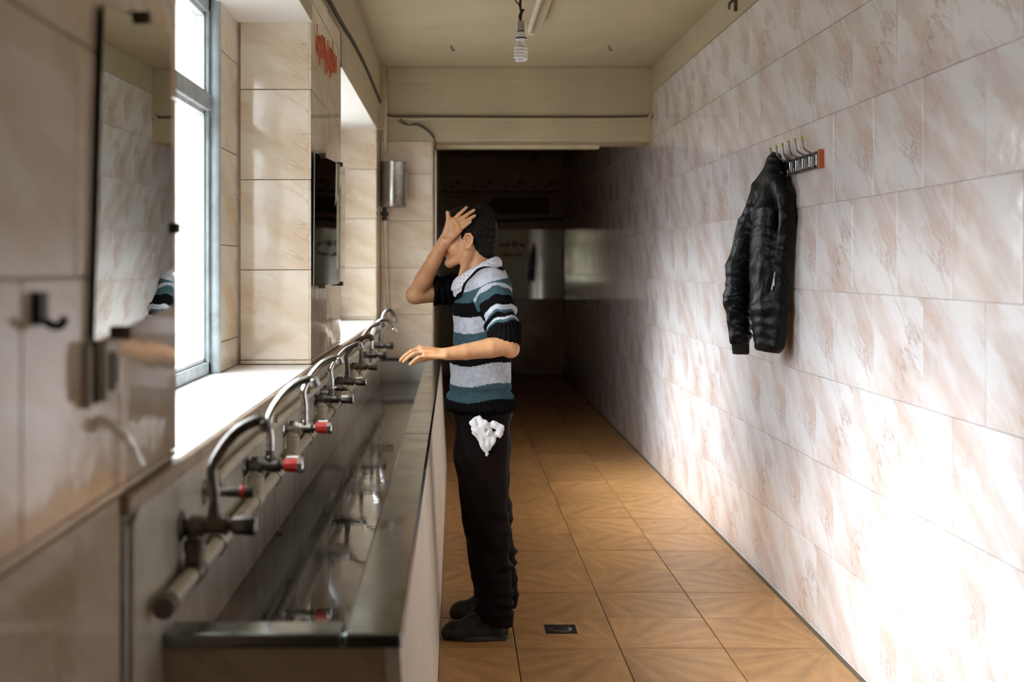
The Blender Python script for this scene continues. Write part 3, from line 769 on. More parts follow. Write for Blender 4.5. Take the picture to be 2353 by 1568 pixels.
hs = thing('bulb_socket', (p.x, p.y, p.z), 'empty black bulb socket hanging in the dark passage', 'socket')
MB().lathe(p + Vector((0, 0, -.055)), (0, 0, 1), [(0, .030), (.07, .028), (.10, .014)], 14).build('holder', 'black', hs, smooth=40)
MB().tube(catmull([p + Vector((0, 0, .04)), p + Vector((.0, 0, .09)), p + Vector((-.05, 0, .13)), p + Vector((-.06, 0, .17)), Vector((p.x - .02, p.y, ZC))], 5), .005, 8).build('wire', 'black_wire', hs, smooth=60)

# ---------------------------------------------------------------- floor drain
dc = Vector((.430, 5.005, 0))
dr = thing('floor_drain', dc, 'square black floor drain set in the brown floor tiles', 'drain')
MB().box((dc.x - .064, dc.y - .060, -.006), (dc.x + .064, dc.y + .060, .0022)).build('frame', 'mirror_edge', dr, bevel=.001)
MB().lathe((dc.x, dc.y, .001), (0, 0, 1), [(0, .046), (.003, .046), (.0045, .042)], 28).build('grate', 'chrome_dark', dr, smooth=40)
for k in range(5):
    MB().box((dc.x - .030, dc.y - .026 + k * .012, .0052), (dc.x + .030, dc.y - .021 + k * .012, .0062)).build('slot', 'black', dr)

# ---------------------------------------------------------------- coat rack
RY0, RY1, RZ0, RZ1 = 4.885, 5.476, 1.869, 1.936
rk = thing('coat_rack', (XR, 5.18, 1.90), 'metal coat rack with double wire hooks screwed to the right wall', 'coat rack')
MB().box((XR - .012, RY0, RZ0), (XR + .002, RY1, RZ1)).build('board', 'chrome_dark', rk, bevel=.002)
for z_ in (RZ0, RZ1 - .008): MB().box((XR - .016, RY0, z_), (XR - .011, RY1, z_ + .008)).build('rail', 'black', rk)
for y_ in (RY0 - .012, RY1): MB().box((XR - .022, y_, RZ0 - .004), (XR + .002, y_ + .012, RZ1 + .004)).build('end_cap', 'orange', rk, bevel=.003)
for k in range(6):
    y_ = RY0 + .05 + k * .098
    h_ = MB().box((XR - .017, y_ - .013, RZ0 + .010), (XR - .011, y_ + .013, RZ1 - .010)).build('hook_plate', 'chrome', rk, bevel=.002)
    MB().tube(catmull([(XR - .012, y_, 1.925), (XR - .040, y_, 1.934), (XR - .062, y_, 1.950), (XR - .070, y_, 1.985)], 5), .0033, 8).build('upper_wire', 'chrome_dark', h_, smooth=60)
    MB().lathe((XR - .070, y_, 1.982), (-.1, 0, 1), [(0, .0055), (.016, .0055), (.018, .003)], 10).build('tip', 'lime', h_, smooth=40)
    MB().tube(catmull([(XR - .012, y_, 1.885), (XR - .030, y_, 1.866), (XR - .044, y_, 1.868), (XR - .048, y_, 1.885)], 5), .0033, 8).build('lower_wire', 'chrome_dark', h_, smooth=60)

# ---------------------------------------------------------------- soft bodies: signed distance fields meshed with surface nets
class Field:
    def __init__(s, lo, hi, h):
        s.lo = np.array(lo, np.float32); s.h = h
        s.n = [int(math.ceil((b_ - a) / h)) + 1 for a, b_ in zip(lo, hi)]
        s.F = np.full(s.n, .5, np.float32)
        s.ax = [(s.lo[i] + h * np.arange(s.n[i])).astype(np.float32) for i in range(3)]
    def sub(s, lo, hi, pad):
        sl = []
        for i in range(3):
            a = max(0, int((lo[i] - pad - s.lo[i]) / s.h)); b_ = min(s.n[i], int((hi[i] + pad - s.lo[i]) / s.h) + 2)
            if b_ <= a: return None, None
            sl.append(slice(a, b_))
        X = s.ax[0][sl[0]][:, None, None]; Y = s.ax[1][sl[1]][None, :, None]; Z = s.ax[2][sl[2]][None, None, :]
        return tuple(sl), (X, Y, Z)
    def join(s, sl, d, k, cut=False):
        f = s.F[sl]
        if cut: d = -d; h = np.clip(.5 - .5 * (d - f) / k, 0, 1); s.F[sl] = f * h + d * (1 - h) + k * h * (1 - h) if k > 1e-6 else np.maximum(f, d); return
        h = np.clip(.5 + .5 * (f - d) / k, 0, 1)
        s.F[sl] = f * (1 - h) + d * h - k * h * (1 - h)
    def capsule(s, a, b_, ra, rb, k=.01, sc=(1, 1, 1), cut=False):
        a = np.array(a, np.float32); b_ = np.array(b_, np.float32); sc = np.array(sc, np.float32); rm = max(ra, rb) * max(sc)
        sl, P = s.sub(np.minimum(a, b_) - rm, np.maximum(a, b_) + rm, 2 * k + 3 * s.h)
        if sl is None: return s
        p = [(P[i] - a[i]) / sc[i] for i in range(3)]; d = (b_ - a) / sc; L = float(d @ d) + 1e-12
        t = np.clip((p[0] * d[0] + p[1] * d[1] + p[2] * d[2]) / L, 0, 1)
        q = np.sqrt((p[0] - t * d[0]) ** 2 + (p[1] - t * d[1]) ** 2 + (p[2] - t * d[2]) ** 2) - (ra + (rb - ra) * t)
        s.join(sl, q * float(min(sc)), k, cut); return s
    def chain(s, pts, rs, k=.01, sc=(1, 1, 1)):
        for i in range(len(pts) - 1): s.capsule(pts[i], pts[i + 1], rs[i], rs[i + 1], k, sc)
        return s
    def ellipsoid(s, c, r, k=.01, rot=None, cut=False):
        c = np.array(c, np.float32); rm = max(r)
        sl, P = s.sub(c - rm, c + rm, 2 * k + 3 * s.h)
        if sl is None: return s
        p = [P[i] - c[i] for i in range(3)]
        if rot is not None:
            m_ = np.array(rot, np.float32); p = [m_[0][i] * p[0] + m_[1][i] * p[1] + m_[2][i] * p[2] for i in range(3)]
        k0 = np.sqrt((p[0] / r[0]) ** 2 + (p[1] / r[1]) ** 2 + (p[2] / r[2]) ** 2)
        k1 = np.sqrt((p[0] / r[0] ** 2) ** 2 + (p[1] / r[1] ** 2) ** 2 + (p[2] / r[2] ** 2) ** 2) + 1e-9
        s.join(sl, k0 * (k0 - 1) / k1, k, cut); return s
    def clip(s, fn):
        """keep only where fn(X, Y, Z) < 0"""
        s.F = np.maximum(s.F, fn(s.ax[0][:, None, None], s.ax[1][None, :, None], s.ax[2][None, None, :]).astype(np.float32)); return s
    def mesh(s):
        F = s.F; F[0] = F[-1] = .5; F[:, 0] = F[:, -1] = .5; F[:, :, 0] = F[:, :, -1] = .5
        S = F < 0; nx, ny, nz = S.shape
        cnt = np.zeros((nx - 1, ny - 1, nz - 1), np.int8)
        for i in (0, 1):
            for j in (0, 1):
                for k in (0, 1): cnt += S[i:nx - 1 + i, j:ny - 1 + j, k:nz - 1 + k]
        act = (cnt > 0) & (cnt < 8); idx = np.argwhere(act); n = len(idx)
        ids = np.full(act.shape, -1, np.int32); ids[act] = np.arange(n)
        acc = np.zeros((n, 3)); c = np.zeros(n)
        cor = [(i, j, k) for i in (0, 1) for j in (0, 1) for k in (0, 1)]
        for a in cor:
            for b_ in cor:
                if sum(b_) - sum(a) == 1 and all(q >= p for p, q in zip(a, b_)):
                    A = idx + a; B = idx + b_
                    fa = F[A[:, 0], A[:, 1], A[:, 2]]; fb = F[B[:, 0], B[:, 1], B[:, 2]]
                    m_ = (fa < 0) != (fb < 0); t = np.where(m_, fa / np.where(m_, fa - fb, 1), 0)
                    acc[m_] += (np.array(a) + t[:, None] * (np.array(b_) - np.array(a)))[m_]; c[m_] += 1
        V = s.lo + (idx + acc / c[:, None]) * s.h
        Q = []
        for ax in range(3):
            o1, o2 = [(1, 2), (2, 0), (0, 1)][ax]
            S0 = S[tuple(slice(0, -1) if i == ax else slice(None) for i in range(3))]
            S1 = S[tuple(slice(1, None) if i == ax else slice(None) for i in range(3))]
            e = np.argwhere(S0 != S1)
            e = e[(e[:, o1] > 0) & (e[:, o2] > 0) & (e[:, o1] < S.shape[o1] - 1) & (e[:, o2] < S.shape[o2] - 1)]
            ins = S[e[:, 0], e[:, 1], e[:, 2]]
            def cell(d1, d2):
                q = e.copy(); q[:, o1] += d1; q[:, o2] += d2; return ids[q[:, 0], q[:, 1], q[:, 2]]
            q = np.stack([cell(-1, -1), cell(0, -1), cell(0, 0), cell(-1, 0)], 1)
            q[~ins] = q[~ins][:, ::-1]; Q.append(q)
        return V, np.concatenate(Q)
def vnormals(V, Q):
    n = np.cross(V[Q[:, 2]] - V[Q[:, 0]], V[Q[:, 3]] - V[Q[:, 1]]); out = np.zeros_like(V)
    for i in range(4): np.add.at(out, Q[:, i], n)
    return out / (np.linalg.norm(out, axis=1)[:, None] + 1e-12)
def relax(V, Q, it=2, f=.5):
    for _ in range(it):
        a = np.zeros_like(V); c = np.zeros(len(V))
        for i in range(4):
            j = (i + 1) % 4
            np.add.at(a, Q[:, i], V[Q[:, j]]); np.add.at(c, Q[:, i], 1); np.add.at(a, Q[:, j], V[Q[:, i]]); np.add.at(c, Q[:, j], 1)
        V = V + f * (a / c[:, None] - V)
    return V
def soft(name, V, Q, mat, parent=None, color=None, loc=None):
    off = np.array(wloc(parent) if parent is not None else (loc or (0, 0, 0)))
    me = bpy.data.meshes.new(name); me.from_pydata((V - off).tolist(), [], Q.tolist())
    me.polygons.foreach_set('use_smooth', [True] * len(me.polygons))
    me.materials.append(M[mat])
    if color is not None:
        a = me.color_attributes.new('dye', 'FLOAT_COLOR', 'POINT')
        a.data.foreach_set('color', np.concatenate([color, np.ones((len(V), 1))], 1).astype(np.float32).ravel())
    o = bpy.data.objects.new(name, me)
    if parent is None and loc is not None: o.location = loc
    return link(o, parent)

# ---------------------------------------------------------------- person materials
m, nt, b = nodes('skin')
co = objco(nt); n1 = noise(nt, co, 14, 5)
nt.links.new(ramp(nt, n1, [(.3, (.54, .255, .115)), (.7, (.66, .35, .18))]), b.inputs['Base Color'])
b.inputs['Roughness'].default_value = .42; b.inputs['Subsurface Weight'].default_value = .06; b.inputs['Subsurface Radius'].default_value = (.01, .004, .002)
bump(nt, b, noise(nt, co, 160, 3), .08, .002)
M['skin'] = m
M['lips'] = plain('lips', (.34, .12, .085), .45)
M['eye'] = plain('eye_white', (.75, .72, .68), .2)
M['nail'] = plain('nail', (.62, .38, .28), .3)
m, nt, b = nodes('hair')
co = objco(nt, (1, 1, .35)); n1 = noise(nt, co, 90, 4)
nt.links.new(ramp(nt, n1, [(.3, (.004, .003, .003)), (.7, (.016, .012, .010))]), b.inputs['Base Color'])
b.inputs['Roughness'].default_value = .55; b.inputs['Specular IOR Level'].default_value = .10
bump(nt, b, n1, .7, .006); M['hair'] = m
m, nt, b = nodes('knitted_wool')
at_ = N(nt, 'ShaderNodeAttribute'); at_.attribute_name = 'dye'
co = objco(nt); n1 = noise(nt, co, 55, 4)
nt.links.new(mixc(nt, 1.0, at_.outputs['Color'], ramp(nt, n1, [(.3, .78), (.7, 1.12)]), 'MULTIPLY'), b.inputs['Base Color'])
b.inputs['Roughness'].default_value = .95; b.inputs['Specular IOR Level'].default_value = .04
wv_ = N(nt, 'ShaderNodeTexWave'); wv_.wave_type = 'BANDS'; wv_.bands_direction = 'Z'; wv_.inputs['Scale'].default_value = 75; wv_.inputs['Distortion'].default_value = 3.0; wv_.inputs['Detail Scale'].default_value = 30
nt.links.new(co, wv_.inputs[0]); bump(nt, b, wv_.outputs[1], .35, .003); M['knit'] = m
m, nt, b = nodes('dotted_shirt')
co = objco(nt, (95, 95, 95), (R(20), R(35), R(10)))
vo = N(nt, 'ShaderNodeTexVoronoi'); vo.inputs['Scale'].default_value = 1.0; vo.inputs['Randomness'].default_value = .0; nt.links.new(co, vo.inputs[0])
nt.links.new(ramp(nt, vo.outputs['Distance'], [(.26, (.20, .24, .42)), (.34, (.74, .74, .78))]), b.inputs['Base Color'])
b.inputs['Roughness'].default_value = .85; M['shirt'] = m
m, nt, b = nodes('trouser_cloth')
co = objco(nt); nt.links.new(ramp(nt, noise(nt, co, 10, 5), [(.3, (.0045, .0022, .0022)), (.7, (.009, .0048, .0045))]), b.inputs['Base Color'])
b.inputs['Roughness'].default_value = .7; b.inputs['Specular IOR Level'].default_value = .2; b.inputs['Specular IOR Level'].default_value = .06; bump(nt, b, noise(nt, objco(nt, (1, 1, .4)), 22, 4), .3, .01); M['trousers'] = m
m, nt, b = nodes('shoe_leather')
co = objco(nt); nt.links.new(ramp(nt, noise(nt, co, 25, 5), [(.3, (.010, .009, .008)), (.7, (.030, .026, .021))]), b.inputs['Base Color'])
b.inputs['Roughness'].default_value = .5; b.inputs['Specular IOR Level'].default_value = .2; bump(nt, b, noise(nt, co, 60, 4), .3, .004); M['shoe'] = m
m, nt, b = nodes('black_leather')
co = objco(nt, (1, 1, .8)); n1 = noise(nt, co, 17, 6, .6, .4)
nt.links.new(ramp(nt, n1, [(.3, (.0025, .0025, .003)), (.7, (.006, .006, .007))]), b.inputs['Base Color'])
nt.links.new(ramp(nt, noise(nt, co, 6, 3), [(.35, .28), (.7, .46)]), b.inputs['Roughness']); b.inputs['Specular IOR Level'].default_value = .17; bump(nt, b, n1, .8, .010); M['leather'] = m
M['rib'] = plain('rib_knit', (.010, .009, .009), .95)
m, nt, b = nodes('white_cotton')
co = objco(nt); nt.links.new(ramp(nt, noise(nt, co, 20, 4), [(.3, (.72, .72, .72)), (.7, (.82, .82, .82))]), b.inputs['Base Color'])
b.inputs['Roughness'].default_value = .9; bump(nt, b, noise(nt, objco(nt, (1, 1, 2)), 35, 4), .4, .006); M['cotton'] = m

# ---------------------------------------------------------------- the person
PY = 5.03
pe = thing('person', (.11, PY, 0), 'person in striped jumper washing at the trough, hand to forehead, dark trousers', 'person')
V3 = lambda *a: np.array(a, np.float64)
HC = V3(.058, PY, 1.578)                                # between the ears
yaw = R(8)
f_ = V3(-math.cos(yaw), math.sin(yaw), 0); r_ = V3(math.sin(yaw), math.cos(yaw), 0); u_ = V3(0, 0, 1)   # forward, right (far side), up
hd = lambda f, r, u: HC + f_ * f + r_ * r + u_ * u
hrot = np.stack([f_, r_, u_], 1)                        # columns: local axes
sL, sR = V3(.145, 4.865, 1.395), V3(.115, 5.20, 1.395)
eL, wLf = V3(.206, 4.705, 1.168), V3(-.030, 4.640, 1.146)
eR, wRt = V3(-.160, 5.115, 1.362), V3(-.050, 4.985, 1.566)

def hand(fd, wrist, mcps, tips, bends, back, thumb, up_k, rscale=1.0, gap=.0022):
    """palm from the wrist to four knuckles, four jointed fingers, thumb from the side of the palm"""
    wr_ = np.array(wrist); mc = [np.array(p) for p in mcps]; bk_ = np.array(back) / np.linalg.norm(back)
    for i, p in enumerate(mc):
        w0 = wr_ + (p - np.mean(mc, 0)) * .55
        fd.capsule(w0, p, .0125 * rscale, .0108 * rscale, .010)
    fd.capsule(np.mean([mc[0], wr_], 0), np.mean([mc[3], wr_], 0), .0125 * rscale, .0125 * rscale, .010)
    ends = []
    for i, (p, t, bd) in enumerate(zip(mc, tips, bends)):
        t = np.array(t); d = t - p; L = np.linalg.norm(d); rr_ = [.0084, .0087, .0083, .0073][i] * rscale
        j1 = p + d * .42 + bk_ * bd * L; j2 = p + d * .74 + bk_ * bd * .72 * L
        fd.capsule(p, j1, rr_ * 1.04, rr_ * .97, .0045); fd.capsule(j1, j2, rr_ * .97, rr_ * .9, gap); fd.capsule(j2, t, rr_ * .9, rr_ * .74, gap)
        fd.ellipsoid(j1, (rr_ * 1.06,) * 3, .002)
        fd.ellipsoid(p + bk_ * .002, (.0105 * rscale,) * 3, .006)
        ends.append((j2, t, rr_))
    for i in range(len(thumb) - 1):
        rr_ = [.0150, .0112, .0098, .0078]
        fd.capsule(thumb[i], thumb[i + 1], rr_[i] * rscale, rr_[i + 1] * rscale, .008 if i == 0 else .003)
    ends.append((np.array(thumb[-2]), np.array(thumb[-1]), .009))
    return ends

bf = Field((-.235, 4.56, .02), (.285, 5.31, 1.735), .0028)
# trunk, hips and legs (under the clothes)
bf.ellipsoid((.118, PY, 1.285), (.105, .165, .19), .03).ellipsoid((.110, PY, 1.08), (.102, .145, .17), .04).ellipsoid((.112, PY, .92), (.105, .16, .13), .04)
bf.capsule(sL, sR, .052, .052, .03)
for s_, (hx, kn, an) in enumerate((((.11, 4.94, .86), (.128, 4.905, .475), (.165, 4.885, .10)), ((.115, 5.12, .86), (.135, 5.14, .475), (.19, 5.17, .10)))):
    bf.chain([hx, kn, an], [.082, .056, .040], .03); bf.capsule((an[0] + .01, an[1], .06), (an[0] - .14, an[1], .045), .036, .028, .02)
# neck and head
bf.capsule(hd(-.030, 0, -.035), hd(-.062, 0, -.185), .054, .060, .02)
bf.ellipsoid(hd(-.010, 0, .045), (.093, .074, .086), .01, hrot)
bf.ellipsoid(hd(.040, 0, .000), (.054, .060, .085), .02, hrot)
bf.capsule(hd(.005, -.045, -.058), hd(.078, -.012, -.090), .018, .016, .022); bf.capsule(hd(.005, .045, -.058), hd(.078, .012, -.090), .018, .016, .022)
bf.capsule(hd(.000, -.052, -.015), hd(.005, -.046, -.058), .018, .016, .022); bf.capsule(hd(.000, .052, -.015), hd(.005, .046, -.058), .018, .016, .022)
bf.ellipsoid(hd(.076, 0, -.088), (.019, .021, .016), .014, hrot)                    # chin
bf.ellipsoid(hd(.050, -.038, -.025), (.034, .022, .030), .02, hrot); bf.ellipsoid(hd(.050, .038, -.025), (.034, .022, .030), .02, hrot)
bf.capsule(hd(.082, -.030, .030), hd(.082, .030, .030), .011, .011, .014)            # brow
bf.capsule(hd(.090, 0, .022), hd(.109, 0, -.016), .0075, .0105, .010)                # nose
bf.ellipsoid(hd(.098, -.012, -.019), (.010, .007, .007), .006, hrot); bf.ellipsoid(hd(.098, .012, -.019), (.010, .007, .007), .006, hrot)
bf.ellipsoid(hd(.084, 0, -.050), (.017, .023, .020), .010, hrot)                     # mouth mound
bf.capsule(hd(.097, -.016, -.0445), hd(.097, .016, -.0445), .0048, .0048, .004); bf.capsule(hd(.094, -.014, -.056), hd(.094, .014, -.056), .0058, .0058, .004)
for s_ in (-1, 1):
    bf.ellipsoid(hd(.088, s_ * .032, .010), (.014, .017, .011), .008, hrot, cut=True)
    bf.ellipsoid(hd(.074, s_ * .032, .010), (.013, .013, .013), .002, hrot)
    # ear: rim ring, lobe, hollow
    ec = lambda a, b_, o_: hd(-.006 + a, s_ * (.077 + o_), .000 + b_)
    rim = [ec(.013, -.004, .000), ec(.015, .012, .004), ec(.006, .027, .009), ec(-.010, .028, .013), ec(-.020, .014, .015), ec(-.017, -.006, .012), ec(-.006, -.022, .007), ec(.006, -.026, .002)]
    bf.ellipsoid(ec(-.002, .002, .001), (.017, .008, .026), .006, hrot)
    bf.chain(rim, [.0042, .0046, .0048, .0050, .0048, .0046, .0056, .0058], .003)
    bf.ellipsoid(ec(.000, -.001, s_ * 0 + .010), (.0085, .008, .012), .003, hrot, cut=True)
bf.capsule(hd(-.01, -.062, -.03), hd(.035, -.020, -.165), .015, .013, .022)           # neck cord
# arms
bf.chain([sL, (sL + eL) / 2 + V3(.006, 0, 0), eL], [.052, .048, .037], .006)
bf.ellipsoid(eL + V3(.010, 0, -.010), (.028, .030, .030), .02)
mL = eL + (wLf - eL) * .30
bf.chain([eL + V3(-.004, 0, .006), mL + V3(0, 0, .004), eL + (wLf - eL) * .7, wLf], [.038, .0385, .031, .0245], .006, (1, 1.12, .98))
bf.chain([sR, eR], [.052, .043], .02)
bf.ellipsoid(eR + V3(-.010, 0, -.008), (.028, .030, .028), .02)
bf.chain([eR, eR + (wRt - eR) * .30, eR + (wRt - eR) * .7, wRt], [.036, .0380, .0305, .0240], .006)
# left hand, palm down over the trough: index, middle, ring, little
A = lambda x, y, Y: np.array(at(x, y, Y))
endsL = hand(bf, wLf + V3(-.012, .0, .002),
     [A(966, 800, 4.700), A(968, 802, 4.676), A(971, 808, 4.652), A(977, 818, 4.630)],
     [A(921, 826, 4.712), A(920, 829, 4.682), A(927, 832, 4.650), A(942, 838, 4.618)], [.10, .13, .12, .12], (-.15, -.30, 1),
     [A(1004, 818, 4.668), A(982, 822, 4.705), A(962, 828, 4.722), A(947, 836, 4.728)], 0, 1.02, .0018)
# right hand across the forehead, back of the hand to the camera
endsR = hand(bf, wRt + V3(.008, -.004, .012),
     [A(1042, 506, 4.946), A(1048, 512, 4.940), A(1053, 520, 4.936), A(1055, 530, 4.935)],
     [A(1072, 477, 4.948), A(1089, 483, 4.944), A(1091, 495.5, 4.938), A(1082, 509, 4.932)], [.03, .03, .035, .04], (-.35, -1, .1),
     [A(1024, 540, 4.965), A(1030, 514, 4.955), A(1031, 500, 4.952), A(1028.5, 488.5, 4.950)], 0, 1.0, .0008)
V, Q = bf.mesh(); V = relax(V, Q, 1, .35)
body = soft('body', V, Q, 'skin', pe)
for (a, t, rr_), bk_ in [(e, V3(-.15, -.35, 1)) for e in endsL] + [(e, V3(-.35, -1, .1)) for e in endsR]:
    a = np.array(a); t = np.array(t); d = (t - a) / np.linalg.norm(t - a); bk_ = bk_ / np.linalg.norm(bk_); s_ = np.cross(d, bk_)
    c0_ = t - d * .002 + bk_ * rr_ * .60
    vs = []; fs = []
    for i in range(4):
        for j in range(5):
            uu, vv = (i / 3 - .5), (j / 4 - .5)
            vs.append(c0_ + d * uu * .011 * (1 - .5 * abs(vv) ** 2) + s_ * vv * rr_ * 1.15 - bk_ * (vv * vv) * rr_ * .9 + bk_ * .0012)
    for i in range(3):
        for j in range(4): fs.append((i * 5 + j, i * 5 + j + 1, i * 5 + j + 6, i * 5 + j + 5))
    nb = MB().add([Vector(p) for p in vs], fs).build('nail', 'nail', body, smooth=60)
    mo = nb.modifiers.new('s', 'SOLIDIFY'); mo.thickness = .0008
# hair
hf = Field(hd(0, 0, 0) - V3(.17, .13, .11), hd(0, 0, 0) + V3(.17, .13, .18), .0030)
hf.ellipsoid(hd(-.013, 0, .046), (.104, .083, .100), .01, hrot).ellipsoid(hd(-.060, 0, -.020), (.051, .061, .072), .02, hrot)
hf.ellipsoid(hd(.020, 0, .090), (.070, .066, .052), .02, hrot)
fu = np.array([-.12, -.088, -.052, -.028, -.004, .018, .026, .034, .052, .068, .09, .11, .17])
ff = np.array([-.2, -.085, -.050, -.030, -.022, -.018, .012, .030, .034, .040, .066, .090, .12])
def haircut(X, Y, Z):
    dx, dy, dz = X - HC[0], Y - HC[1], Z - HC[2]
    f = dx * f_[0] + dy * f_[1] + 0 * dz; u = dz + 0 * dx + 0 * dy; rr2 = np.abs(dx * r_[0] + dy * r_[1])
    lim = np.interp(u, fu, ff) + np.clip(.045 - rr2, 0, 1) * .5 * (u > .05)
    return np.maximum((f - lim) * .7, -.086 - u + (f + .085) * .35)
hf.clip(haircut)
burn = hd(.014, -.071, .012)
hf.capsule(burn, burn + V3(-.001, .002, .020), .006, .010, .006); 
V, Q = hf.mesh(); n_ = vnormals(V, Q)
V = V + n_ * (.0022 * np.sin(V[:, 0:1] * 260 + 3 * np.sin(V[:, 1:2] * 150)) * np.sin(V[:, 2:3] * 240 + V[:, 0:1] * 90))
soft('hair', V, Q, 'hair', pe)
# jumper
jf = Field((-.09, 4.60, .84), (.31, 5.34, 1.56), .0033)
jf.ellipsoid((.117, PY, 1.300), (.124, .188, .185), .03).ellipsoid((.108, PY, 1.09), (.124, .168, .19), .05)
jf.capsule((.104, 4.965, .995), (.104, 5.095, .995), .124, .124, .03, (1, .98, .6))
jf.capsule(sL + V3(0, .015, .002), sR + V3(0, -.015, .002), .068, .068, .04)
jf.capsule((.130, PY - .03, 1.415), (.140, PY + .03, 1.425), .062, .060, .05)
jf.capsule((.107, 4.960, .915), (.107, 5.100, .915), .147, .147, .012, (1, .98, .28))
jf.capsule((.103, 4.965, .948), (.103, 5.095, .948), .134, .134, .012, (1, .98, .25))
cuL = sL + (eL - sL) * .80
def sleeve(a, b_, n, r0, r1, amp, seed):
    rg = random.Random(seed); a = np.array(a); b_ = np.array(b_); d = (b_ - a); L = np.linalg.norm(d); d = d / L
    jf.capsule(a, b_, r0, r1, .02)
    p = np.cross(d, V3(0, 0, 1)); p = p / np.linalg.norm(p); q = np.cross(d, p)
    for i in range(n):
        t = .45 + .55 * (i + .5) / n
        c = a + d * L * t + (p * rg.uniform(-1, 1) + q * rg.uniform(-1, 1)) * .006
        tl = V3(*[rg.uniform(-.25, .25) for _ in range(3)]); dd = d + tl; dd /= np.linalg.norm(dd)
        r_t = r0 + (r1 - r0) * t + amp
        e1 = np.cross(dd, V3(.3, .8, .2)); e1 /= np.linalg.norm(e1); e2 = np.cross(dd, e1)
        jf.ellipsoid(c, (L * .55 / n * .62, r_t, r_t), .005, np.stack([dd, e1, e2], 1))
sleeve(sL, cuL, 5, .070, .056, .006, 3)
jf.capsule(cuL + (eL - sL) * -.055, cuL + (eL - sL) * .075, .062, .058, .006)
cuR = sR + (eR - sR) * .80
sleeve(sR, cuR, 4, .066, .060, .008, 8)
jf.chain([sL + V3(.03, .02, -.03), V3(.19, 4.90, 1.25)], [.05, .05], .04)
# neck opening, sloping down to the front
nb_ = hd(-.062, 0, -.175)
neckline = lambda X: 1.360 + .62 * X
jf.clip(lambda X, Y, Z: -np.maximum((neckline(X) - Z) * .85, np.abs(Y - PY) - .094 + np.clip(.02 - X, 0, .1) * .8))
V, Q = jf.mesh(); V = relax(V, Q, 1, .4); n_ = vnormals(V, Q)
x, y, z = V.T
dL = sL - cuL; tL = np.clip(((V - sL) @ (cuL - sL)) / ((cuL - sL) @ (cuL - sL)), -.2, 1.4)
dl = np.linalg.norm(V - (sL + np.clip(tL, 0, 1.3)[:, None] * (cuL - sL)), axis=1)
tR = np.clip(((V - sR) @ (cuR - sR)) / ((cuR - sR) @ (cuR - sR)), -.2, 1.4)
dr_ = np.linalg.norm(V - (sR + np.clip(tR, 0, 1.3)[:, None] * (cuR - sR)), axis=1)
onL = (dl < .083) & (tL > .12) & ((y < 4.875) | (tL > .62)) & (y < 4.86 + .02 * 0)
onR = (dr_ < .085) & (tR > .22)
K_, T_, G_ = (.006, .0055, .0055), (.055, .105, .125), (.52, .54, .60)
zb = np.array([.945, 1.006, 1.086, 1.146, 1.216, 1.281, 1.352, 1.400, 1.60]) + .0
pal = np.array([K_, T_, G_, K_, T_, G_, K_, T_, G_])
zz = z + .006 * np.sin(x * 30) + .012 * (x - .1) * 0
zz = zz + np.where(z > 1.33, -.30 * (x - .11), -.04 * (x - .11))
col = pal[np.clip(np.searchsorted(zb, zz), 0, 8)]
tb_ = np.array([.20, .36, .56, .66, .72, .80, .84, .90]); palL = np.array([G_, T_, K_, G_, T_, K_, G_, G_, K_])
palL[7] = T_
colL = palL[np.clip(np.searchsorted(tb_, tL + .02 * np.sin(x * 90)), 0, 8)]
col = np.where(onL[:, None], colL, col)
colR = np.where((np.abs(tR - .45) < .035)[:, None], np.array(T_) * .5, np.array(K_))
col = np.where(onR[:, None], colR, col)
# black neck band
dn = np.linalg.norm((V - nb_) - np.clip((V - nb_) @ u_, -1, 1)[:, None] * u_, axis=1)
gapz = neckline(x) - z
near_neck = (gapz < .024) & (np.abs(y - PY) < .118) & (z > 1.33)
vfront = (x < .02) & (np.abs(np.abs(y - PY) - (z - 1.315) * .75) < .014) & (z > 1.315)
col = np.where((near_neck | vfront)[:, None] & ~onL[:, None], np.array(K_), col)
rib = np.where(z < .95, 1, 0) * (np.sin(np.arctan2(y - PY, (x - .105) * 1.3) * 46) * .0022)
ribL = np.where(onL & (tL > .90), 1, 0) * (np.sin(np.arctan2(y - cuL[1], x - cuL[0]) * 22) * .0016)
fold = .0035 * np.sin(z * 34 + 4 * np.sin(x * 9) + y * 12) * (z < 1.28) * (z > .99) + .0025 * np.sin((x * .6 + z) * 60 + y * 25) * (z > .98)
V = V + n_ * (rib + ribL + fold)[:, None]
soft('jumper', V, Q, 'knit', pe, col)
# shirt: front in the neck opening and the folded collar
shf = Field(hd(.0, 0, -.16) - V3(.12, .11, .07), hd(.0, 0, -.16) + V3(.13, .11, .08), .004)
shf.ellipsoid(hd(-.010, 0, -.205), (.075, .085, .072), .01, hrot)
V, Q = shf.mesh(); soft('shirt_front', V, Q, 'shirt', pe)
vs, fs = [], []
NA, NB = 44, 7
for i in range(NA + 1):
    a = R(-172 + 344 * i / NA)                          # 0 = nape; open at the front
    ca, sa = math.cos(a), math.sin(a); front = (1 - ca) / 2
    top = hd(-.050 + .0 - ca * .058 + .012 * front, sa * .062, -.062 - .072 * front ** 1.1)
    ax_ = -f_ * ca + r_ * sa
    drop = .040 + .018 * front ** 2 + .026 * math.exp(-((abs(a) - R(138)) / R(26)) ** 2)
    for j in range(NB + 1):
        q = j / NB
        p = np.array(top) + ax_ * (.004 + .030 * math.sin(min(q * 1.9, 1.57)) * (.75 + .25 * front)) + u_ * (.004 * math.sin(q * 3.1) - drop * q ** 1.25) + (f_ * .020 * front ** 3 * q)
        vs.append(Vector(p))
for i in range(NA):
    for j in range(NB): fs.append((i * (NB + 1) + j, i * (NB + 1) + j + 1, (i + 1) * (NB + 1) + j + 1, (i + 1) * (NB + 1) + j))
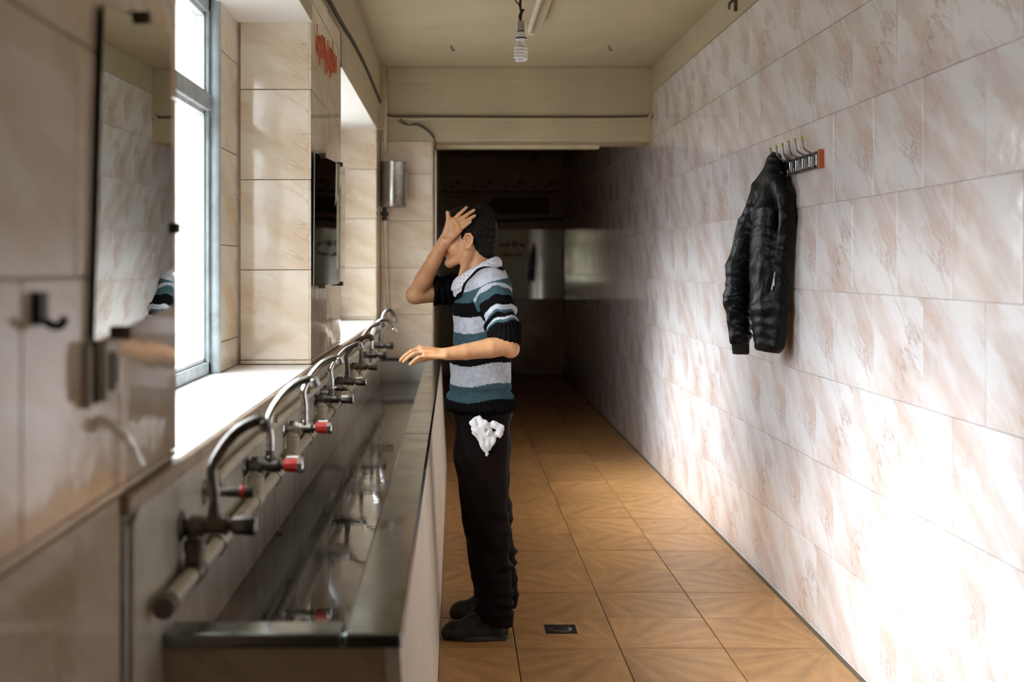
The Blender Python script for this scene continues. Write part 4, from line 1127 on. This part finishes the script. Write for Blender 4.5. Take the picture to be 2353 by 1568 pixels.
cb = MB().add(vs, fs).build('shirt_collar', 'shirt', pe, smooth=70)
mo = cb.modifiers.new('s', 'SOLIDIFY'); mo.thickness = .0028; mo.offset = 0
# trousers
tf_ = Field((-.04, 4.78, .03), (.31, 5.32, 1.00), .0045)
tf_.ellipsoid((.112, PY, .90), (.126, .172, .12), .03)
for (hx, th, kn, an, hm), ss in ((((.110, 4.952, .87), (.106, 4.940, .70), (.122, 4.905, .46), (.152, 4.886, .17), (.160, 4.884, .075)), 0),
                                  (((.120, 5.110, .87), (.122, 5.120, .70), (.142, 5.140, .46), (.185, 5.170, .17), (.192, 5.172, .075)), 1)):
    tf_.chain([hx, th, kn, an], [.112, .105, .087, .074], .025, (1, .92, 1)); tf_.capsule(an, hm, .074, .073, .01, (1, .92, 1))
    rg = random.Random(5 + ss)
    for i in range(5):                                   # cloth stacking on the shoe and behind the knee
        c = np.array(an) + V3(rg.uniform(-.008, .012), 0, -.06 + i * .045)
        tf_.ellipsoid(c, (.078, .071, .017), .012, np.array(Matrix.Rotation(rg.uniform(-.25, .25), 3, 'Y')))
    for i in range(3):
        c = np.array(kn) + V3(.012, 0, -.07 + i * .06); tf_.ellipsoid(c, (.088, .080, .018), .02, np.array(Matrix.Rotation(.35, 3, 'Y')))
tf_.clip(lambda X, Y, Z: np.maximum(.062 - Z + (X - .16) * -.22, Z - .965) + 0 * Y)
V, Q = tf_.mesh(); V = relax(V, Q, 1, .4); n_ = vnormals(V, Q); x, y, z = V.T
V = V + n_ * (.0030 * np.sin(z * 40 + x * 55 + 3 * np.sin(y * 20)) * np.clip((z - .05) * 4, 0, 1))[:, None]
soft('trousers', V, Q, 'trousers', pe)
# shoes
def shoe(toe_x, y0, turn, lab=None):
    sf = Field((-.09, -.09, -.005), (.30, .09, .16), .0032)
    L_ = .262
    sf.capsule((.050, 0, .028), (.215, 0, .032), .0455, .0385, .02, (1, 1, .95))
    sf.ellipsoid((.053, -.001, .020), (.058, .0485, .046), .015)
    sf.capsule((.110, 0, .060), (.190, 0, .078), .034, .036, .025); sf.capsule((.165, 0, .085), (.205, 0, .092), .036, .034, .02)
    sf.ellipsoid((.222, 0, .036), (.039, .0375, .060), .015)
    sf.capsule((.185, 0, .118), (.195, 0, .135), .026, .03, .006, (1, 1, 1), True)
    sf.clip(lambda X, Y, Z: .012 - Z + 0 * X + 0 * Y)
    V, Q = sf.mesh(); c_, s_ = math.cos(turn), math.sin(turn)
    tr_ = lambda W: np.stack([W[:, 0] * c_ - W[:, 1] * s_ + toe_x, W[:, 0] * s_ + W[:, 1] * c_ + y0, W[:, 2]], 1)
    sh = soft('shoe', tr_(V), Q, 'shoe', pe)
    ol = []
    for k in range(40):
        a = 2 * math.pi * k / 40; X_ = .131 - .131 * math.cos(a); w_ = .046 if X_ < .12 else .037
        ol.append((X_, (.049 * math.sin(math.pi * min(1, (X_ + .02) / .16) * .5) * (1 if X_ < .14 else 1 - .25 * min(1, (X_ - .14) / .07))) * (1 if math.sin(a) > 0 else -1) * min(1, abs(math.sin(a)) * 2.2), 0))
    P = tr_(np.array(ol)); mb = MB(); mb.prism([(p[0], p[1], .0015) for p in P], (0, 0, .019)); mb.build('sole', 'rubber', sh, bevel=.003)
    lc = MB()
    for i in range(4):
        xx = .098 + i * .024; zz_ = .078 + i * .0125
        pts = tr_(np.array([(xx, -.034, zz_ - .012), (xx + .002, -.016, zz_ + .006), (xx + .004, .0, zz_ + .010), (xx + .006, .016, zz_ + .006), (xx + .008, .034, zz_ - .012)]))
        lc.tube(catmull([tuple(p) for p in pts], 4), .0026, 6)
    for sg_ in (-1, 1):
        pts = tr_(np.array([(.150, 0, .112), (.136, sg_ * .014, .128), (.116, sg_ * .026, .122), (.118, sg_ * .030, .112), (.140, sg_ * .012, .112), (.150, 0, .112)]))
        lc.tube(catmull([tuple(p) for p in pts], 5), .0022, 6)
    lc.build('laces', 'black_wire', sh, smooth=60)
    st_ = MB(); pts = tr_(np.array([(.012, -.036, .040), (.045, -.048, .045), (.095, -.046, .060), (.130, -.040, .074)])); st_.tube(catmull([tuple(p) for p in pts], 5), .0018, 6)
    st_.build('welt_seam', 'rubber', sh, smooth=60)
    return sh
shoe(-.048, 4.878, R(1)); shoe(-.018, 5.165, R(2))

# white cloth knotted at the pocket
cf = Field((.03, 4.76, .68), (.25, 4.92, .92), .0028)
Y1 = 4.828
cf.chain([A(1098, 962, Y1), A(1088, 972, Y1 - .01), A(1094, 990, Y1 - .012), A(1108, 1004, Y1 - .01)], [.011, .014, .016, .016], .008)
cf.chain([A(1100, 964, Y1), A(1112, 976, Y1 - .018), A(1122, 992, Y1 - .016)], [.014, .017, .016], .006)
cf.chain([A(1116, 980, Y1 - .004), A(1136, 976, Y1 - .010), A(1150, 985, Y1 - .008), A(1147, 998, Y1 - .004), A(1130, 1000, Y1 - .004)], [.012, .014, .014, .013, .012], .007)
cf.chain([A(1106, 992, Y1 - .008), A(1114, 1020, Y1 - .010), A(1119, 1046, Y1 - .008)], [.020, .016, .006], .012, (1.1, .55, 1))
cf.chain([A(1122, 998, Y1 - .006), A(1133, 1012, Y1 - .006), A(1126, 1030, Y1 - .006)], [.012, .010, .006], .008)
cf.ellipsoid(A(1118, 990, Y1 - .026), (.005, .006, .014), .006, cut=True)
V, Q = cf.mesh(); V = relax(V, Q, 3, .5); n_ = vnormals(V, Q); x, y, z = V.T
V = V + n_ * (.0016 * np.sin((x * .8 + z * .6) * 330 + 4 * np.sin(z * 60)))[:, None]
o = soft('pocket_cloth', V, Q, 'cotton', None, loc=(.12, Y1, .80))
tag(o, 'crumpled white cloth hanging from the trouser pocket of the person', 'cloth')

# ---------------------------------------------------------------- leather jacket on the rack
jk = thing('leather_jacket', (1.37, 5.42, 1.10), 'black leather jacket hanging by its collar from the rack on the right wall', 'jacket')
kf = Field((1.12, 5.02, 1.06), (1.462, 5.86, 2.00), .0050)
kf.chain([(1.405, 5.410, 1.945), (1.395, 5.420, 1.86), (1.376, 5.41, 1.72), (1.362, 5.40, 1.48), (1.362, 5.40, 1.30), (1.372, 5.385, 1.135)], [.032, .044, .058, .066, .064, .058], .015, (1, 1.75, 1))
kf.chain([(1.398, 5.45, 1.915), (1.362, 5.53, 1.83), (1.338, 5.575, 1.755)], [.026, .030, .020], .012)       # turned collar
kf.chain([(1.408, 5.37, 1.88), (1.418, 5.28, 1.78), (1.420, 5.255, 1.69), (1.412, 5.285, 1.52), (1.405, 5.30, 1.30), (1.390, 5.305, 1.14)], [.026, .031, .030, .030, .032, .030], .03)
kf.chain([(1.372, 5.49, 1.80), (1.330, 5.54, 1.66), (1.286, 5.56, 1.47), (1.272, 5.55, 1.32), (1.281, 5.53, 1.15)], [.048, .054, .058, .056, .047], .02)   # sleeve
kf.chain([(1.345, 5.60, 1.44), (1.276, 5.67, 1.335), (1.330, 5.63, 1.20)], [.040, .034, .03], .02)
rg = random.Random(4)
for i in range(9):                                        # sleeve creases
    t = i / 8; c = (1.326 - .056 * math.sin(t * 2.2) + .008 * t, 5.545 - .012 * t, 1.60 - .44 * t)
    kf.ellipsoid((c[0] + rg.uniform(-.004, .004), c[1] + rg.uniform(-.006, .006), c[2]), (.058 - .006 * t, .057, .013 + .006 * rg.random()), .012, np.array(Matrix.Rotation(rg.uniform(-.5, .5), 3, 'Y') @ Matrix.Rotation(rg.uniform(-.4, .4), 3, 'X')))
kf.clip(lambda X, Y, Z: np.maximum(X - 1.452, 1.112 - Z + (Y - 5.4) * .12))
V, Q = kf.mesh(); V = relax(V, Q, 2, .4); n_ = vnormals(V, Q); x, y, z = V.T
V = V + n_ * (.0024 * np.sin(z * 26 + 4 * np.sin(y * 13) + x * 22) * np.sin(y * 22 + z * 11) + .0014 * np.sin(z * 95 + y * 50 + 4 * np.sin(x * 30 + z * 14)))[:, None]
V[:, 0] = np.minimum(V[:, 0], 1.455)
soft('shell', V, Q, 'leather', jk)
cfd = Field((1.20, 5.46, 1.06), (1.36, 5.60, 1.18), .003)
cfd.capsule((1.280, 5.53, 1.165), (1.284, 5.528, 1.092), .040, .036, .01); cfd.clip(lambda X, Y, Z: 1.082 - Z + 0 * X + 0 * Y)
V, Q = cfd.mesh(); n_ = vnormals(V, Q)
V = V + n_ * (.0016 * np.sin(np.arctan2(V[:, 1] - 5.53, V[:, 0] - 1.282) * 24))[:, None]
soft('cuff', V, Q, 'rib', jk)
MB().tube(catmull([(1.406, 5.385, 1.958), (1.396, 5.392, 1.975), (1.392, 5.405, 1.968), (1.400, 5.41, 1.950)], 5), .0035, 8).build('hanging_loop', 'black', jk, smooth=60)
zp = MB().tube([(1.374, 5.277, 1.455), (1.360, 5.279, 1.375)], .005, 8)
zo = zp.build('pocket_zip', 'chrome_dark', jk, smooth=50)
MB().box((1.362, 5.267, 1.392), (1.369, 5.273, 1.425)).build('zip_pull', 'chrome', zo, bevel=.001)
